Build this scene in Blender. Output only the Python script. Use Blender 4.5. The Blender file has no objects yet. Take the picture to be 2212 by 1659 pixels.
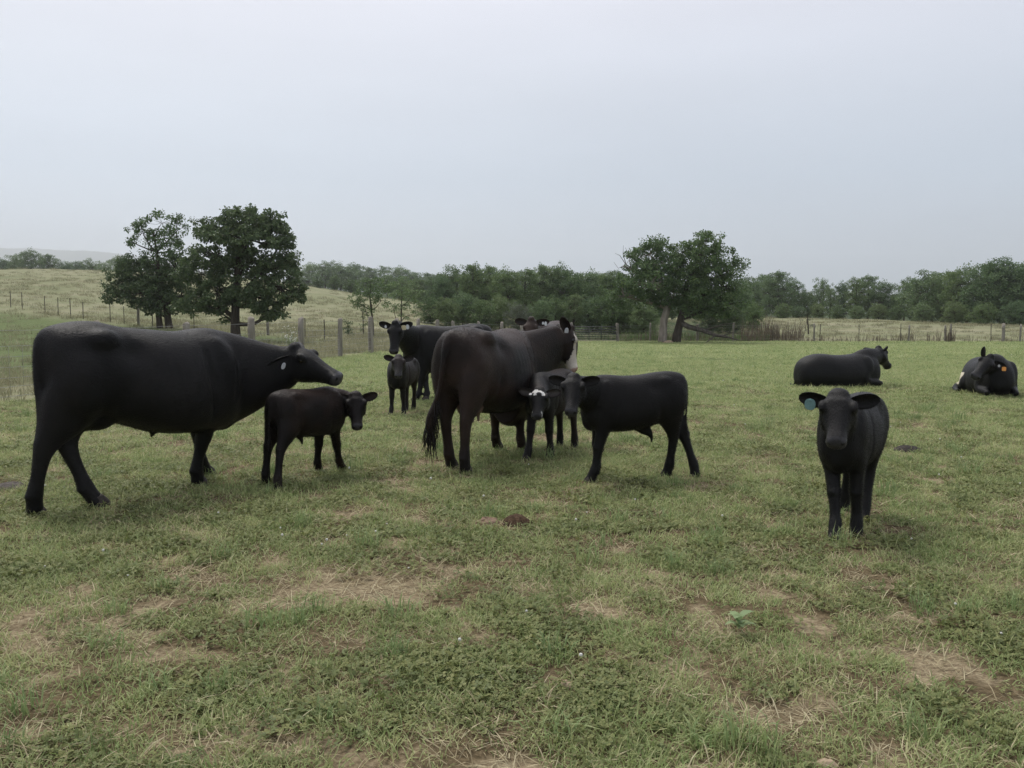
import bpy, bmesh, math, random
import numpy as np
from mathutils import Vector, Matrix

R = math.radians
sc = bpy.context.scene
COL = sc.collection

# ------------------------------------------------------------------ camera
EYE = 1.45
FPX = 1790.0            # focal length in units of a 2212 px wide view of the photograph
CW, CH, VH = 1106.0, 829.5, 690.0
PITCH = math.atan((CH - VH) / FPX)
cam_d = bpy.data.cameras.new('camera')
cam = bpy.data.objects.new('camera', cam_d)
COL.objects.link(cam)
cam.location = (0, 0, EYE)
cam.rotation_euler = (math.pi / 2 - PITCH, 0, 0)
cam_d.sensor_width = 36
cam_d.lens = 36 * FPX / 2212.0
cam_d.clip_start = 0.05
cam_d.clip_end = 20000
sc.camera = cam

# ------------------------------------------------------------------ sky and sun
SUN_EL, SUN_ROT = R(58), R(-35)
w = bpy.data.worlds.new('World')
sc.world = w
w.use_nodes = True
nt = w.node_tree
nt.nodes.clear()
def N(t, kind, **kw):
    n = t.nodes.new(kind)
    for k, v in kw.items():
        if k.startswith('i_'):
            n.inputs[k[2:].replace('_', ' ')].default_value = v
        else:
            setattr(n, k, v)
    return n
wo = N(nt, 'ShaderNodeOutputWorld')
bg = N(nt, 'ShaderNodeBackground')
sky = N(nt, 'ShaderNodeTexSky', sky_type='NISHITA')
sky.sun_disc = False
sky.sun_elevation = SUN_EL
sky.sun_rotation = SUN_ROT
sky.dust_density = 4.0
sky.air_density = 1.2
tc = N(nt, 'ShaderNodeTexCoord')
sep = N(nt, 'ShaderNodeSeparateXYZ')
nt.links.new(tc.outputs['Generated'], sep.inputs[0])
ramp = N(nt, 'ShaderNodeValToRGB')
cr = ramp.color_ramp
cr.elements[0].position = 0.0; cr.elements[0].color = (0.645, 0.735, 0.845, 1)
cr.elements[1].position = 1.0; cr.elements[1].color = (0.87, 0.88, 0.95, 1)
for p, c in ((0.05, (0.65, 0.74, 0.865, 1)), (0.16, (0.62, 0.725, 0.86, 1)), (0.26, (0.73, 0.79, 0.90, 1)), (0.36, (0.83, 0.845, 0.945, 1))):
    e = cr.elements.new(p); e.color = c
nt.links.new(sep.outputs['Z'], ramp.inputs[0])
mp = N(nt, 'ShaderNodeMapping')
mp.inputs['Scale'].default_value = (1.3, 1.3, 7.0)
mp.inputs['Rotation'].default_value = (0, R(9), 0)
mp.inputs['Location'].default_value = (3.1, 0.4, 1.7)
nt.links.new(tc.outputs['Generated'], mp.inputs[0])
nz = N(nt, 'ShaderNodeTexNoise')
nz.inputs['Scale'].default_value = 1.25
nz.inputs['Detail'].default_value = 4
nz.inputs['Roughness'].default_value = 0.5
nt.links.new(mp.outputs[0], nz.inputs['Vector'])
mr = N(nt, 'ShaderNodeMapRange')
mr.inputs['From Min'].default_value = 0.3
mr.inputs['From Max'].default_value = 0.7
mr.inputs['To Min'].default_value = 0.945
mr.inputs['To Max'].default_value = 1.065
nt.links.new(nz.outputs['Fac'], mr.inputs['Value'])
cl = N(nt, 'ShaderNodeVectorMath', operation='SCALE')
nt.links.new(ramp.outputs[0], cl.inputs[0])
nt.links.new(mr.outputs[0], cl.inputs['Scale'])
ns = N(nt, 'ShaderNodeVectorMath', operation='SCALE')
nt.links.new(sky.outputs[0], ns.inputs[0])
ns.inputs['Scale'].default_value = 0.07
mx = N(nt, 'ShaderNodeMix', data_type='RGBA')
mx.inputs[0].default_value = 0.90
nt.links.new(ns.outputs[0], mx.inputs[6])
nt.links.new(cl.outputs[0], mx.inputs[7])
nt.links.new(mx.outputs[2], bg.inputs['Color'])
bg.inputs['Strength'].default_value = 0.555
nt.links.new(bg.outputs[0], wo.inputs['Surface'])

sun_d = bpy.data.lights.new('sun', 'SUN')
sun = bpy.data.objects.new('sun', sun_d)
COL.objects.link(sun)
sun_d.energy = 1.5
sun_d.angle = R(20)
sun_d.color = (1.0, 0.96, 0.9)
# sky sun_rotation is measured clockwise from +Y
sdir = Vector((math.sin(SUN_ROT) * math.cos(SUN_EL), math.cos(SUN_ROT) * math.cos(SUN_EL), math.sin(SUN_EL)))
sun.rotation_euler = sdir.to_track_quat('Z', 'Y').to_euler()
sun.location = (0, 0, 40)

sc.view_settings.view_transform = 'Standard'
sc.view_settings.look = 'None'
sc.view_settings.exposure = 0.8
sc.view_settings.gamma = 1.0
sc.view_settings.use_curve_mapping = False
sc.render.engine = 'CYCLES'
sc.cycles.use_denoising = True
sc.cycles.denoising_prefilter = 'NONE'
sc.cycles.max_bounces = 6
sc.cycles.diffuse_bounces = 3
sc.cycles.glossy_bounces = 2
sc.cycles.transmission_bounces = 3
sc.cycles.transparent_max_bounces = 4
sc.cycles.volume_bounces = 2
sc.cycles.caustics_reflective = False
sc.cycles.caustics_refractive = False

# ------------------------------------------------------------------ numeric helpers
def hash2(ix, iy, seed):
    h = (ix.astype(np.int64) * 374761393 + iy.astype(np.int64) * 668265263 + seed * 974711) & 0x7fffffff
    h = ((h ^ (h >> 13)) * 1274126177) & 0x7fffffff
    h = h ^ (h >> 16)
    return (h & 0xffff) / 65535.0
def vnoise(x, y, seed=0):
    x = np.asarray(x, float); y = np.asarray(y, float)
    ix = np.floor(x); iy = np.floor(y)
    fx = x - ix; fy = y - iy
    fx = fx * fx * (3 - 2 * fx); fy = fy * fy * (3 - 2 * fy)
    a = hash2(ix, iy, seed); b = hash2(ix + 1, iy, seed)
    c = hash2(ix, iy + 1, seed); d = hash2(ix + 1, iy + 1, seed)
    return (a * (1 - fx) + b * fx) * (1 - fy) + (c * (1 - fx) + d * fx) * fy
def fbm(x, y, seed=0, octv=4, rough=0.5):
    s = 0; amp = 1; tot = 0
    for o in range(octv):
        s = s + amp * vnoise(np.asarray(x) * 2 ** o, np.asarray(y) * 2 ** o, seed + o * 17)
        tot += amp; amp *= rough
    return s / tot
def sstep(a, b, x):
    t = np.clip((np.asarray(x, float) - a) / (b - a), 0, 1)
    return t * t * (3 - 2 * t)

# ------------------------------------------------------------------ terrain height
AX = [-2500, -400, -120, -86, -68, -50, -35, -26, -12, 0, 20, 43, 65, 86, 130, 400, 2500]
AZ = [4, 8, 9.6, 9.5, 9.4, 8.5, 7.2, 5.6, 3.4, 1.9, 1.75, 1.6, 0.9, -0.4, -1.0, 0, 4]
def terrain(x, y):
    x = np.asarray(x, float); y = np.asarray(y, float)
    A = np.interp(x, AX, AZ)
    h = A * sstep(20, 140, y) * np.where(y > 170, 1 - 0.75 * sstep(170, 420, y), 1)
    h = h + 4.0 * sstep(165, 300, y) * (1 - sstep(1200, 2500, y))
    h = h - 0.72 * np.exp(-((y - 62) / 20.0) ** 2) * sstep(-16, 4, x)
    h = h + 0.12 * np.exp(-((y - 29) / 9.0) ** 2) * sstep(2, -6, x)
    h = h + (vnoise(x * 0.35, y * 0.35, 3) - 0.5) * 0.035 * sstep(1.0, 4.0, np.hypot(x, y))
    h = h + (fbm(x * 0.06, y * 0.06, 8, 3) - 0.5) * 0.9 * sstep(45, 120, y) * (1 - sstep(300, 600, y))
    return h
def tz(x, y):
    return float(terrain(np.array([x]), np.array([y]))[0])

CP, SP = math.cos(PITCH), math.sin(PITCH)
def ray(u, v):
    a = (u - CW) / FPX; b = -(v - CH) / FPX
    return Vector((a, CP + b * SP, -SP + b * CP))        # camera space (a, b, -1) turned into the world
def P(u, v, d):
    """point on the line of sight of photo position (u, v) at ground depth d (metres along +Y)"""
    r = ray(u, v)
    return Vector((0, 0, EYE)) + r * (d / r.y)
def G(u, v, far=400.0):
    """point where that line of sight meets the terrain"""
    r = ray(u, v)
    prev = 1.0
    t = 1.5
    while t < far:
        p = Vector((0, 0, EYE)) + r * (t / r.y)
        if p.z <= tz(p.x, p.y):
            lo, hi = prev, t
            for _ in range(18):
                m = (lo + hi) / 2
                p = Vector((0, 0, EYE)) + r * (m / r.y)
                if p.z <= tz(p.x, p.y): hi = m
                else: lo = m
            return p
        prev = t
        t *= 1.02
    return Vector((0, 0, EYE)) + r * (far / r.y)
def on(x, y, dz=0.0):
    return Vector((x, y, tz(x, y) + dz))

# ------------------------------------------------------------------ object helpers
def tag(o, label, cat, group=None, kind=None):
    o['label'] = label
    if cat: o['category'] = cat
    if group: o['group'] = group
    if kind: o['kind'] = kind
    return o
def empty(name, loc, rz=0.0):
    o = bpy.data.objects.new(name, None)
    o.empty_display_size = 0.2
    COL.objects.link(o)
    o.location = loc
    o.rotation_euler = (0, 0, rz)
    return o
def link(name, me, parent=None, mats=()):
    o = bpy.data.objects.new(name, me)
    COL.objects.link(o)
    for m in mats: me.materials.append(m)
    if parent: o.parent = parent
    return o
def mesh_np(name, V, F, smooth=True):
    """V (n,3), F (m,k) arrays"""
    V = np.asarray(V, np.float32); F = np.asarray(F, np.int32)
    me = bpy.data.meshes.new(name)
    n, m, k = len(V), len(F), F.shape[1]
    me.vertices.add(n); me.vertices.foreach_set('co', V.ravel())
    me.loops.add(m * k); me.loops.foreach_set('vertex_index', F.ravel())
    me.polygons.add(m)
    me.polygons.foreach_set('loop_start', np.arange(0, m * k, k, dtype=np.int32))
    me.polygons.foreach_set('loop_total', np.full(m, k, np.int32))
    me.update(calc_edges=True)
    me.polygons.foreach_set('use_smooth', np.full(m, smooth))
    return me
class MB:
    """collects closed shapes into one mesh"""
    def __init__(s): s.v = []; s.f = []
    def add(s, V, F):
        b = len(s.v)
        s.v.extend([tuple(p) for p in V]); s.f.extend([tuple(i + b for i in f) for f in F])
    def box(s, c, h, rot=None):
        V = []
        for dx, dy, dz in ((-1,-1,-1),(1,-1,-1),(1,1,-1),(-1,1,-1),(-1,-1,1),(1,-1,1),(1,1,1),(-1,1,1)):
            p = Vector((dx * h[0], dy * h[1], dz * h[2]))
            if rot is not None: p = rot @ p
            V.append(p + Vector(c))
        s.add(V, [(0,3,2,1),(4,5,6,7),(0,1,5,4),(1,2,6,5),(2,3,7,6),(3,0,4,7)])
    def tube(s, pts, rad, n=6):
        rows = [(p[0], p[1], p[2], r, r) for p, r in zip(pts, rad)]
        t = (Vector(pts[-1]) - Vector(pts[0])).normalized()
        side = Vector((0, 1, 0)) if abs(t.y) < 0.8 else Vector((1, 0, 0))
        V, F = loft(rows, side=side, n=n, sub=0)
        s.add(V, F)
    def mesh(s, name, smooth=True):
        me = bpy.data.meshes.new(name)
        me.from_pydata(s.v, [], s.f)
        me.polygons.foreach_set('use_smooth', [smooth] * len(me.polygons))
        me.update()
        return me
    def obj(s, name, mat, parent=None, smooth=True):
        return link(name, s.mesh(name, smooth), parent, (mat,))
def crom(rows, sub):
    rows = np.asarray(rows, float)
    if sub <= 0 or len(rows) < 3: return rows
    out = []
    n = len(rows)
    for i in range(n - 1):
        p0 = rows[max(i - 1, 0)]; p1 = rows[i]; p2 = rows[i + 1]; p3 = rows[min(i + 2, n - 1)]
        for k in range(sub):
            t = k / sub
            out.append(0.5 * (2 * p1 + (p2 - p0) * t + (2 * p0 - 5 * p1 + 4 * p2 - p3) * t * t + (3 * p1 - p0 - 3 * p2 + p3) * t ** 3))
    out.append(rows[-1])
    return np.array(out)
def loft(rows, side=(0, 1, 0), n=16, sub=3, egg=0.0, power=2.0, axis=None):
    """rows: x, y, z, a (radius across 'side'), b (radius along 'side'); closed tube"""
    rows = crom(rows, sub)
    C = rows[:, :3]
    m = len(C)
    T = np.gradient(C, axis=0)
    T /= np.linalg.norm(T, axis=1)[:, None] + 1e-9
    if axis is not None: T = np.tile(np.asarray(axis, float), (m, 1))
    side = np.asarray(side, float)
    V = []
    th = np.arange(n) / n * 2 * math.pi
    c, s_ = np.cos(th), np.sin(th)
    c = np.sign(c) * np.abs(c) ** (2 / power); s_ = np.sign(s_) * np.abs(s_) ** (2 / power)
    for i in range(m):
        t = T[i]
        s = side - t * np.dot(side, t); s /= np.linalg.norm(s) + 1e-9
        wv = np.cross(t, s)
        a, b = max(rows[i, 3], 1e-4), max(rows[i, 4], 1e-4)
        ww = 1 - egg * s_
        V.extend(C[i] + np.outer(c * b * ww, s) + np.outer(s_ * a, wv))
    F = []
    for i in range(m - 1):
        for j in range(n):
            k = (j + 1) % n
            F.append((i * n + j, i * n + k, (i + 1) * n + k, (i + 1) * n + j))
    b0 = len(V); V.append(C[0]); V.append(C[-1])
    for j in range(n):
        k = (j + 1) % n
        F.append((b0, k, j)); F.append((b0 + 1, (m - 1) * n + j, (m - 1) * n + k))
    return V, F
def ellipsoid(c, r, rot=None, nu=14, nv=9):
    V = []; F = []
    for i in range(1, nv):
        ph = math.pi * i / nv
        for j in range(nu):
            th = 2 * math.pi * j / nu
            p = Vector((r[0] * math.sin(ph) * math.cos(th), r[1] * math.sin(ph) * math.sin(th), r[2] * math.cos(ph)))
            if rot is not None: p = rot @ p
            V.append(p + Vector(c))
    t = Vector((0, 0, r[2])); b = Vector((0, 0, -r[2]))
    if rot is not None: t = rot @ t; b = rot @ b
    V.append(t + Vector(c)); V.append(b + Vector(c))
    T_, B_ = len(V) - 2, len(V) - 1
    for i in range(nv - 2):
        for j in range(nu):
            k = (j + 1) % nu
            F.append((i * nu + j, (i + 1) * nu + j, (i + 1) * nu + k, i * nu + k))
    for j in range(nu):
        k = (j + 1) % nu
        F.append((T_, j, k)); F.append((B_, (nv - 2) * nu + k, (nv - 2) * nu + j))
    return V, F

# ------------------------------------------------------------------ materials
def new_mat(name):
    m = bpy.data.materials.new(name)
    m.use_nodes = True
    t = m.node_tree
    t.nodes.clear()
    out = N(t, 'ShaderNodeOutputMaterial')
    return m, t, out
def principled(t, rough=0.7, spec=0.3, **kw):
    b = N(t, 'ShaderNodeBsdfPrincipled')
    b.inputs['Roughness'].default_value = rough
    b.inputs['Specular IOR Level'].default_value = spec
    return b
def rampn(t, stops, interp='LINEAR'):
    r = N(t, 'ShaderNodeValToRGB')
    c = r.color_ramp
    c.interpolation = interp
    c.elements[0].position = stops[0][0]; c.elements[0].color = (*stops[0][1], 1)
    c.elements[1].position = stops[-1][0]; c.elements[1].color = (*stops[-1][1], 1)
    for p, col in stops[1:-1]:
        e = c.elements.new(p); e.color = (*col, 1)
    return r
def noisen(t, scale, detail=4, rough=0.55, vec=None, dist=0.0):
    n = N(t, 'ShaderNodeTexNoise')
    n.inputs['Scale'].default_value = scale
    n.inputs['Detail'].default_value = detail
    n.inputs['Roughness'].default_value = rough
    n.inputs['Distortion'].default_value = dist
    if vec is not None: t.links.new(vec, n.inputs['Vector'])
    return n
def bumpn(t, h, strength=0.3, dist=0.02):
    b = N(t, 'ShaderNodeBump')
    b.inputs['Strength'].default_value = strength
    b.inputs['Distance'].default_value = dist
    t.links.new(h, b.inputs['Height'])
    return b
def mixn(t, fac, a, b, blend='MIX'):
    m = N(t, 'ShaderNodeMix', data_type='RGBA', blend_type=blend)
    for sock, val in ((m.inputs[0], fac), (m.inputs[6], a), (m.inputs[7], b)):
        if hasattr(val, 'is_linked') or isinstance(val, bpy.types.NodeSocket): t.links.new(val, sock)
        elif isinstance(val, (tuple, list)): sock.default_value = (*val, 1)
        else: sock.default_value = val
    return m.outputs[2]
def simple_mat(name, stops, scale=8, rough=0.8, spec=0.2, bump=0.3, stretch=(1, 1, 1), bdist=0.01):
    m, t, out = new_mat(name)
    tc = N(t, 'ShaderNodeTexCoord')
    mp = N(t, 'ShaderNodeMapping'); mp.inputs['Scale'].default_value = stretch
    t.links.new(tc.outputs['Object'], mp.inputs[0])
    n = noisen(t, scale, 6, 0.6, mp.outputs[0])
    r = rampn(t, stops)
    t.links.new(n.outputs['Fac'], r.inputs[0])
    b = principled(t, rough, spec)
    t.links.new(r.outputs[0], b.inputs['Base Color'])
    bp = bumpn(t, n.outputs['Fac'], bump, bdist)
    t.links.new(bp.outputs[0], b.inputs['Normal'])
    t.links.new(b.outputs[0], out.inputs[0])
    return m
def leaf_mat(name, stops, trans=0.3, rough=0.55, spec=0.25, objvar=0.35, nscale=0.6):
    """leaves: each leaf, each plant and each clump of a crown has its own green"""
    m, t, out = new_mat(name)
    geo = N(t, 'ShaderNodeNewGeometry')
    oi = N(t, 'ShaderNodeObjectInfo')
    tc = N(t, 'ShaderNodeTexCoord')
    n = noisen(t, nscale, 2, 0.5, tc.outputs['Object'])
    a1 = N(t, 'ShaderNodeMath', operation='MULTIPLY'); a1.inputs[1].default_value = 0.55
    t.links.new(geo.outputs['Random Per Island'], a1.inputs[0])
    a2 = N(t, 'ShaderNodeMath', operation='MULTIPLY_ADD'); a2.inputs[1].default_value = objvar
    t.links.new(oi.outputs['Random'], a2.inputs[0]); t.links.new(a1.outputs[0], a2.inputs[2])
    a3 = N(t, 'ShaderNodeMath', operation='MULTIPLY_ADD'); a3.inputs[1].default_value = 0.5
    t.links.new(n.outputs['Fac'], a3.inputs[0]); t.links.new(a2.outputs[0], a3.inputs[2])
    a4 = N(t, 'ShaderNodeMath', operation='SUBTRACT'); a4.inputs[1].default_value = 0.2
    t.links.new(a3.outputs[0], a4.inputs[0])
    r = rampn(t, stops)
    t.links.new(a4.outputs[0], r.inputs[0])
    b = principled(t, rough, spec)
    t.links.new(r.outputs[0], b.inputs['Base Color'])
    tr = N(t, 'ShaderNodeBsdfTranslucent')
    t.links.new(r.outputs[0], tr.inputs['Color'])
    ms = N(t, 'ShaderNodeMixShader'); ms.inputs[0].default_value = trans
    t.links.new(b.outputs[0], ms.inputs[1]); t.links.new(tr.outputs[0], ms.inputs[2])
    t.links.new(ms.outputs[0], out.inputs[0])
    return m
# ------------------------------------------------------------------ fence lines (shared by terrain colour, grass and fences)
FK = lambda k: (16.5 * (-0.5006 + 0.0344 * k), 16.5 * (1 + 0.1872 * k))       # posts of the left fence, 3.1 m apart
LEFT_POSTS = [FK(k) for k in range(-3, 10)]
GATE_A, GATE_B = (4.4, 61.5), (8.0, 62.3)
for i in range(1, 6):
    t_ = i / 6
    LEFT_POSTS.append((FK(9)[0] * (1 - t_) + GATE_A[0] * t_, FK(9)[1] * (1 - t_) + GATE_A[1] * t_))
LEFT_POSTS.append(GATE_A)
RIGHT_PTS = [GATE_B, (13.0, 62.6), (22.5, 63.0), (34, 63.4), (50, 64), (75, 65)]
def fence_y(x):
    xs = [p[0] for p in LEFT_POSTS] + [p[0] for p in RIGHT_PTS]
    ys = [p[1] for p in LEFT_POSTS] + [p[1] for p in RIGHT_PTS]
    return np.interp(x, xs, ys, left=LEFT_POSTS[0][1] - 3, right=66)
# bare or worn places in the pasture: photo position, half size in metres (across, along), strength
BARE = [(150, 1300, .24, .26, .85), (90, 1390, .22, .12, .8), (445, 1622, .13, .06, 1.2), (1000, 1388, .13, .06, 1.1), (985, 1335, .10, .06, .8),
        (620, 1292, .12, .08, 1), (415, 1148, .16, .09, 1), (565, 953, .25, .14, 1), (1500, 1052, .22, .07, .8), (600, 1555, .15, .08, .6),
        (1690, 1245, .18, .08, .7), (1880, 1615, .16, .06, .8), (1640, 1530, .18, .1, .7), (1240, 1095, .18, .1, .7), (720, 1110, .3, .16, .7),
        (310, 1215, .2, .1, .8), (850, 1040, .35, .2, .7), (1715, 1110, .15, .08, .6), (1300, 940, .3, .15, .6), (1950, 1400, .2, .12, .6),
        (770, 1630, .22, .06, .6), (1300, 1330, .18, .09, .55), (2080, 1300, .25, .12, .5), (1840, 1440, .1, .06, .5), (1480, 1610, .12, .05, .5),
        (240, 1390, .14, .08, .7), (1050, 1128, .12, .08, .8), (1190, 1500, .2, .08, .5), (15, 945, .3, .2, .8), (1190, 1000, .15, .1, .7)]
BARE_W = []
for (u, v, rx, ry, s) in BARE:
    g = G(u, v)
    BARE_W.append((g.x, g.y, rx, ry, s))
def bare_mask(x, y):
    """0 = full turf, 1 = bare soil"""
    m = np.zeros_like(x)
    wx = x + (fbm(x * 6, y * 6, 51, 3) - .5) * .35
    wy = y + (fbm(x * 6, y * 6, 77, 3) - .5) * .35
    for (cx, cy, rx, ry, s) in BARE_W:
        d = ((wx - cx) / rx) ** 2 + ((wy - cy) / ry) ** 2
        m = np.maximum(m, s * np.exp(-d * 0.8))
    n = fbm(x * 0.9, y * 0.9, 5, 5, 0.6)
    n2 = fbm(x * 4.3, y * 4.3, 61, 4, 0.6)
    m = m + sstep(0.56, 0.70, n) * 0.22 + sstep(0.59, 0.69, n2) * 0.85
    m = m * (1 - sstep(14, 26, y) * 0.85)
    return np.clip(m, 0, 1)
def dry_mask(x, y):
    """0 = grazed green pasture, 1 = hay-coloured field beyond the fences"""
    fy = fence_y(x)
    beyond = sstep(-0.4, 0.8, y - fy)
    # the T-post fence divides a green paddock on the left from the dry hill
    line = 62 + 0.0 * x
    inner = sstep(-2, 3, y - np.interp(x, [-60, -37, -18, -8, 0], [66, 60, 50, 44, 40]))
    left = sstep(-9, -13, x)
    return np.clip(beyond * (1 - left * (1 - inner)) , 0, 1)

# ------------------------------------------------------------------ ground
def build_ground():
    nx, ny = 560, 600
    tx = np.linspace(-1, 1, nx)
    X = 2.2 * np.sinh(8.0 * tx)                        # fine near the herd, coarse far away
    lo, hi = -math.asinh(45 / 2.2), math.asinh(5200 / 2.2)
    Y = 5.5 + 2.2 * np.sinh(np.linspace(lo, hi, ny))
    gx, gy = np.meshgrid(X, Y)
    x, y = gx.ravel(), gy.ravel()
    z = terrain(x, y)
    bm_ = bare_mask(x, y)
    z = z - 0.012 * bm_ * (1 - sstep(10, 20, y))
    z = z + (fbm(x * 9, y * 9, 21, 3) - 0.5) * 0.02 * (1 - sstep(8, 16, np.hypot(x, y - 5)))
    idx = np.arange(nx * ny).reshape(ny, nx)
    F = np.stack([idx[:-1, :-1], idx[:-1, 1:], idx[1:, 1:], idx[1:, :-1]], -1).reshape(-1, 4)
    me = mesh_np('pasture', np.stack([x, y, z], 1), F)
    a = me.attributes.new('bare', 'FLOAT', 'POINT'); a.data.foreach_set('value', bm_.astype(np.float32))
    a = me.attributes.new('dry', 'FLOAT', 'POINT'); a.data.foreach_set('value', dry_mask(x, y).astype(np.float32))
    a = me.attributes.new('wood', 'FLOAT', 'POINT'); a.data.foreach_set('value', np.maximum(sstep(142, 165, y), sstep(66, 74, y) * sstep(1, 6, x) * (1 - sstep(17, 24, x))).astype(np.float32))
    a = me.attributes.new('thatch', 'FLOAT', 'POINT'); a.data.foreach_set('value', (1 - .85 * sstep(9, 24, y)).astype(np.float32))
    m, t, out = new_mat('pasture_soil_and_turf')
    geo = N(t, 'ShaderNodeNewGeometry')
    pos = geo.outputs['Position']
    ab = N(t, 'ShaderNodeAttribute'); ab.attribute_name = 'bare'
    ad = N(t, 'ShaderNodeAttribute'); ad.attribute_name = 'dry'
    n_s = noisen(t, 38, 5, 0.65, pos)
    n_m = noisen(t, 3.2, 5, 0.6, pos)
    n_l = noisen(t, 0.16, 4, 0.6, pos)
    n_f = noisen(t, 1.1, 6, 0.7, pos)
    turf = rampn(t, [(0.25, (0.059, 0.074, 0.030)), (0.5, (0.115, 0.150, 0.059)), (0.75, (0.174, 0.194, 0.093))])
    t.links.new(n_s.outputs['Fac'], turf.inputs[0])
    turf2 = rampn(t, [(0.3, (0.079, 0.136, 0.043)), (0.5, (0.122, 0.181, 0.066)), (0.7, (0.158, 0.196, 0.084))])
    t.links.new(n_m.outputs['Fac'], turf2.inputs[0])
    base = mixn(t, 0.5, turf.outputs[0], turf2.outputs[0])
    th_ = rampn(t, [(0.25, (0.048, 0.038, 0.020)), (0.5, (0.119, 0.090, 0.051)), (0.75, (0.228, 0.176, 0.106))])
    t.links.new(n_s.outputs['Fac'], th_.inputs[0])
    at_ = N(t, 'ShaderNodeAttribute'); at_.attribute_name = 'thatch'
    base = mixn(t, at_.outputs['Fac'], base, th_.outputs[0])
    soil = rampn(t, [(0.2, (0.111, 0.085, 0.053)), (0.45, (0.224, 0.174, 0.110)), (0.6, (0.319, 0.264, 0.168)), (0.8, (0.419, 0.371, 0.247))])
    t.links.new(n_s.outputs['Fac'], soil.inputs[0])
    bs = N(t, 'ShaderNodeMath', operation='MULTIPLY_ADD'); bs.inputs[1].default_value = 1.5
    nb = N(t, 'ShaderNodeMath', operation='MULTIPLY_ADD'); nb.inputs[1].default_value = 0.9; nb.inputs[2].default_value = -0.55
    t.links.new(n_m.outputs['Fac'], nb.inputs[0])
    t.links.new(ab.outputs['Fac'], bs.inputs[0]); t.links.new(nb.outputs[0], bs.inputs[2])
    cl = N(t, 'ShaderNodeClamp'); t.links.new(bs.outputs[0], cl.inputs[0])
    near = mixn(t, cl.outputs[0], base, soil.outputs[0])
    hay = rampn(t, [(0.3, (0.146, 0.162, 0.088)), (0.45, (0.208, 0.217, 0.119)), (0.58, (0.261, 0.251, 0.158)), (0.75, (0.302, 0.274, 0.189))])
    hm = N(t, 'ShaderNodeMath', operation='MULTIPLY_ADD'); hm.inputs[1].default_value = 0.6
    hm2 = N(t, 'ShaderNodeMath', operation='MULTIPLY'); hm2.inputs[1].default_value = 0.4
    t.links.new(n_l.outputs['Fac'], hm.inputs[0]); t.links.new(n_f.outputs['Fac'], hm2.inputs[0]); t.links.new(hm2.outputs[0], hm.inputs[2])
    t.links.new(hm.outputs[0], hay.inputs[0])
    colr = mixn(t, ad.outputs['Fac'], near, hay.outputs[0])
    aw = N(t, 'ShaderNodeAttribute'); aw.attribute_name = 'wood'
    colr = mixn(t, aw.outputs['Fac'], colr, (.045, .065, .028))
    b = principled(t, 0.95, 0.08)
    t.links.new(colr, b.inputs['Base Color'])
    bp = bumpn(t, n_s.outputs['Fac'], 0.6, 0.03)
    bp2 = bumpn(t, n_f.outputs['Fac'], 0.5, 0.25)
    t.links.new(bp.outputs[0], bp2.inputs['Normal'])
    t.links.new(bp2.outputs[0], b.inputs['Normal'])
    t.links.new(b.outputs[0], out.inputs[0])
    o = link('pasture', me, None, (m,))
    o['kind'] = 'structure'
    o['label'] = 'grazed green pasture with worn brown patches and hay coloured hill'
    return o
build_ground()

# far ridge on the left horizon
def build_ridge():
    n = 240
    az = np.linspace(-0.95, 0.8, n)
    d = 4400.0
    top = np.interp(az, [-0.95, -0.64, -0.56, -0.50, -0.44, -0.35, -0.2, 0.1, 0.8], [300, 386, 370, 360, 330, 255, 175, 150, 160])
    top = top + (fbm(az * 40, az * 0 + 3, 4, 4) - .5) * 16
    V = []; prof = [(-0.0, 0.0), (0.10, 0.25), (0.2, 0.55), (0.3, 0.82), (0.38, 0.96), (0.45, 1.0), (0.55, 0.9), (0.8, 0.4), (1.0, 0.0)]
    for k, (dd, hh) in enumerate(prof):
        dist = d - 450 + dd * 1000
        j = (vnoise(az * 60 + k * 7, az * 0 + k, 9) - .5) * 40 * (0.2 < hh < 0.97)
        V.append(np.stack([az * dist, np.full(n, dist), hh * top + j * 0.3 - 3 * (hh == 0)], 1))
    V = np.concatenate(V)
    idx = np.arange(len(V)).reshape(len(prof), n)
    F = np.stack([idx[:-1, :-1], idx[:-1, 1:], idx[1:, 1:], idx[1:, :-1]], -1).reshape(-1, 4)
    me = mesh_np('hill', V, F)
    m = simple_mat('wooded_ridge', [(0.3, (.03, .05, .028)), (0.7, (.06, .085, .045))], 0.02, 0.95, 0.05, 0.6, bdist=6.0)
    o = link('hill', me, None, (m,))
    o['kind'] = 'structure'; o['label'] = 'distant wooded ridge fading to pale blue on the left horizon'
build_ridge()
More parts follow.
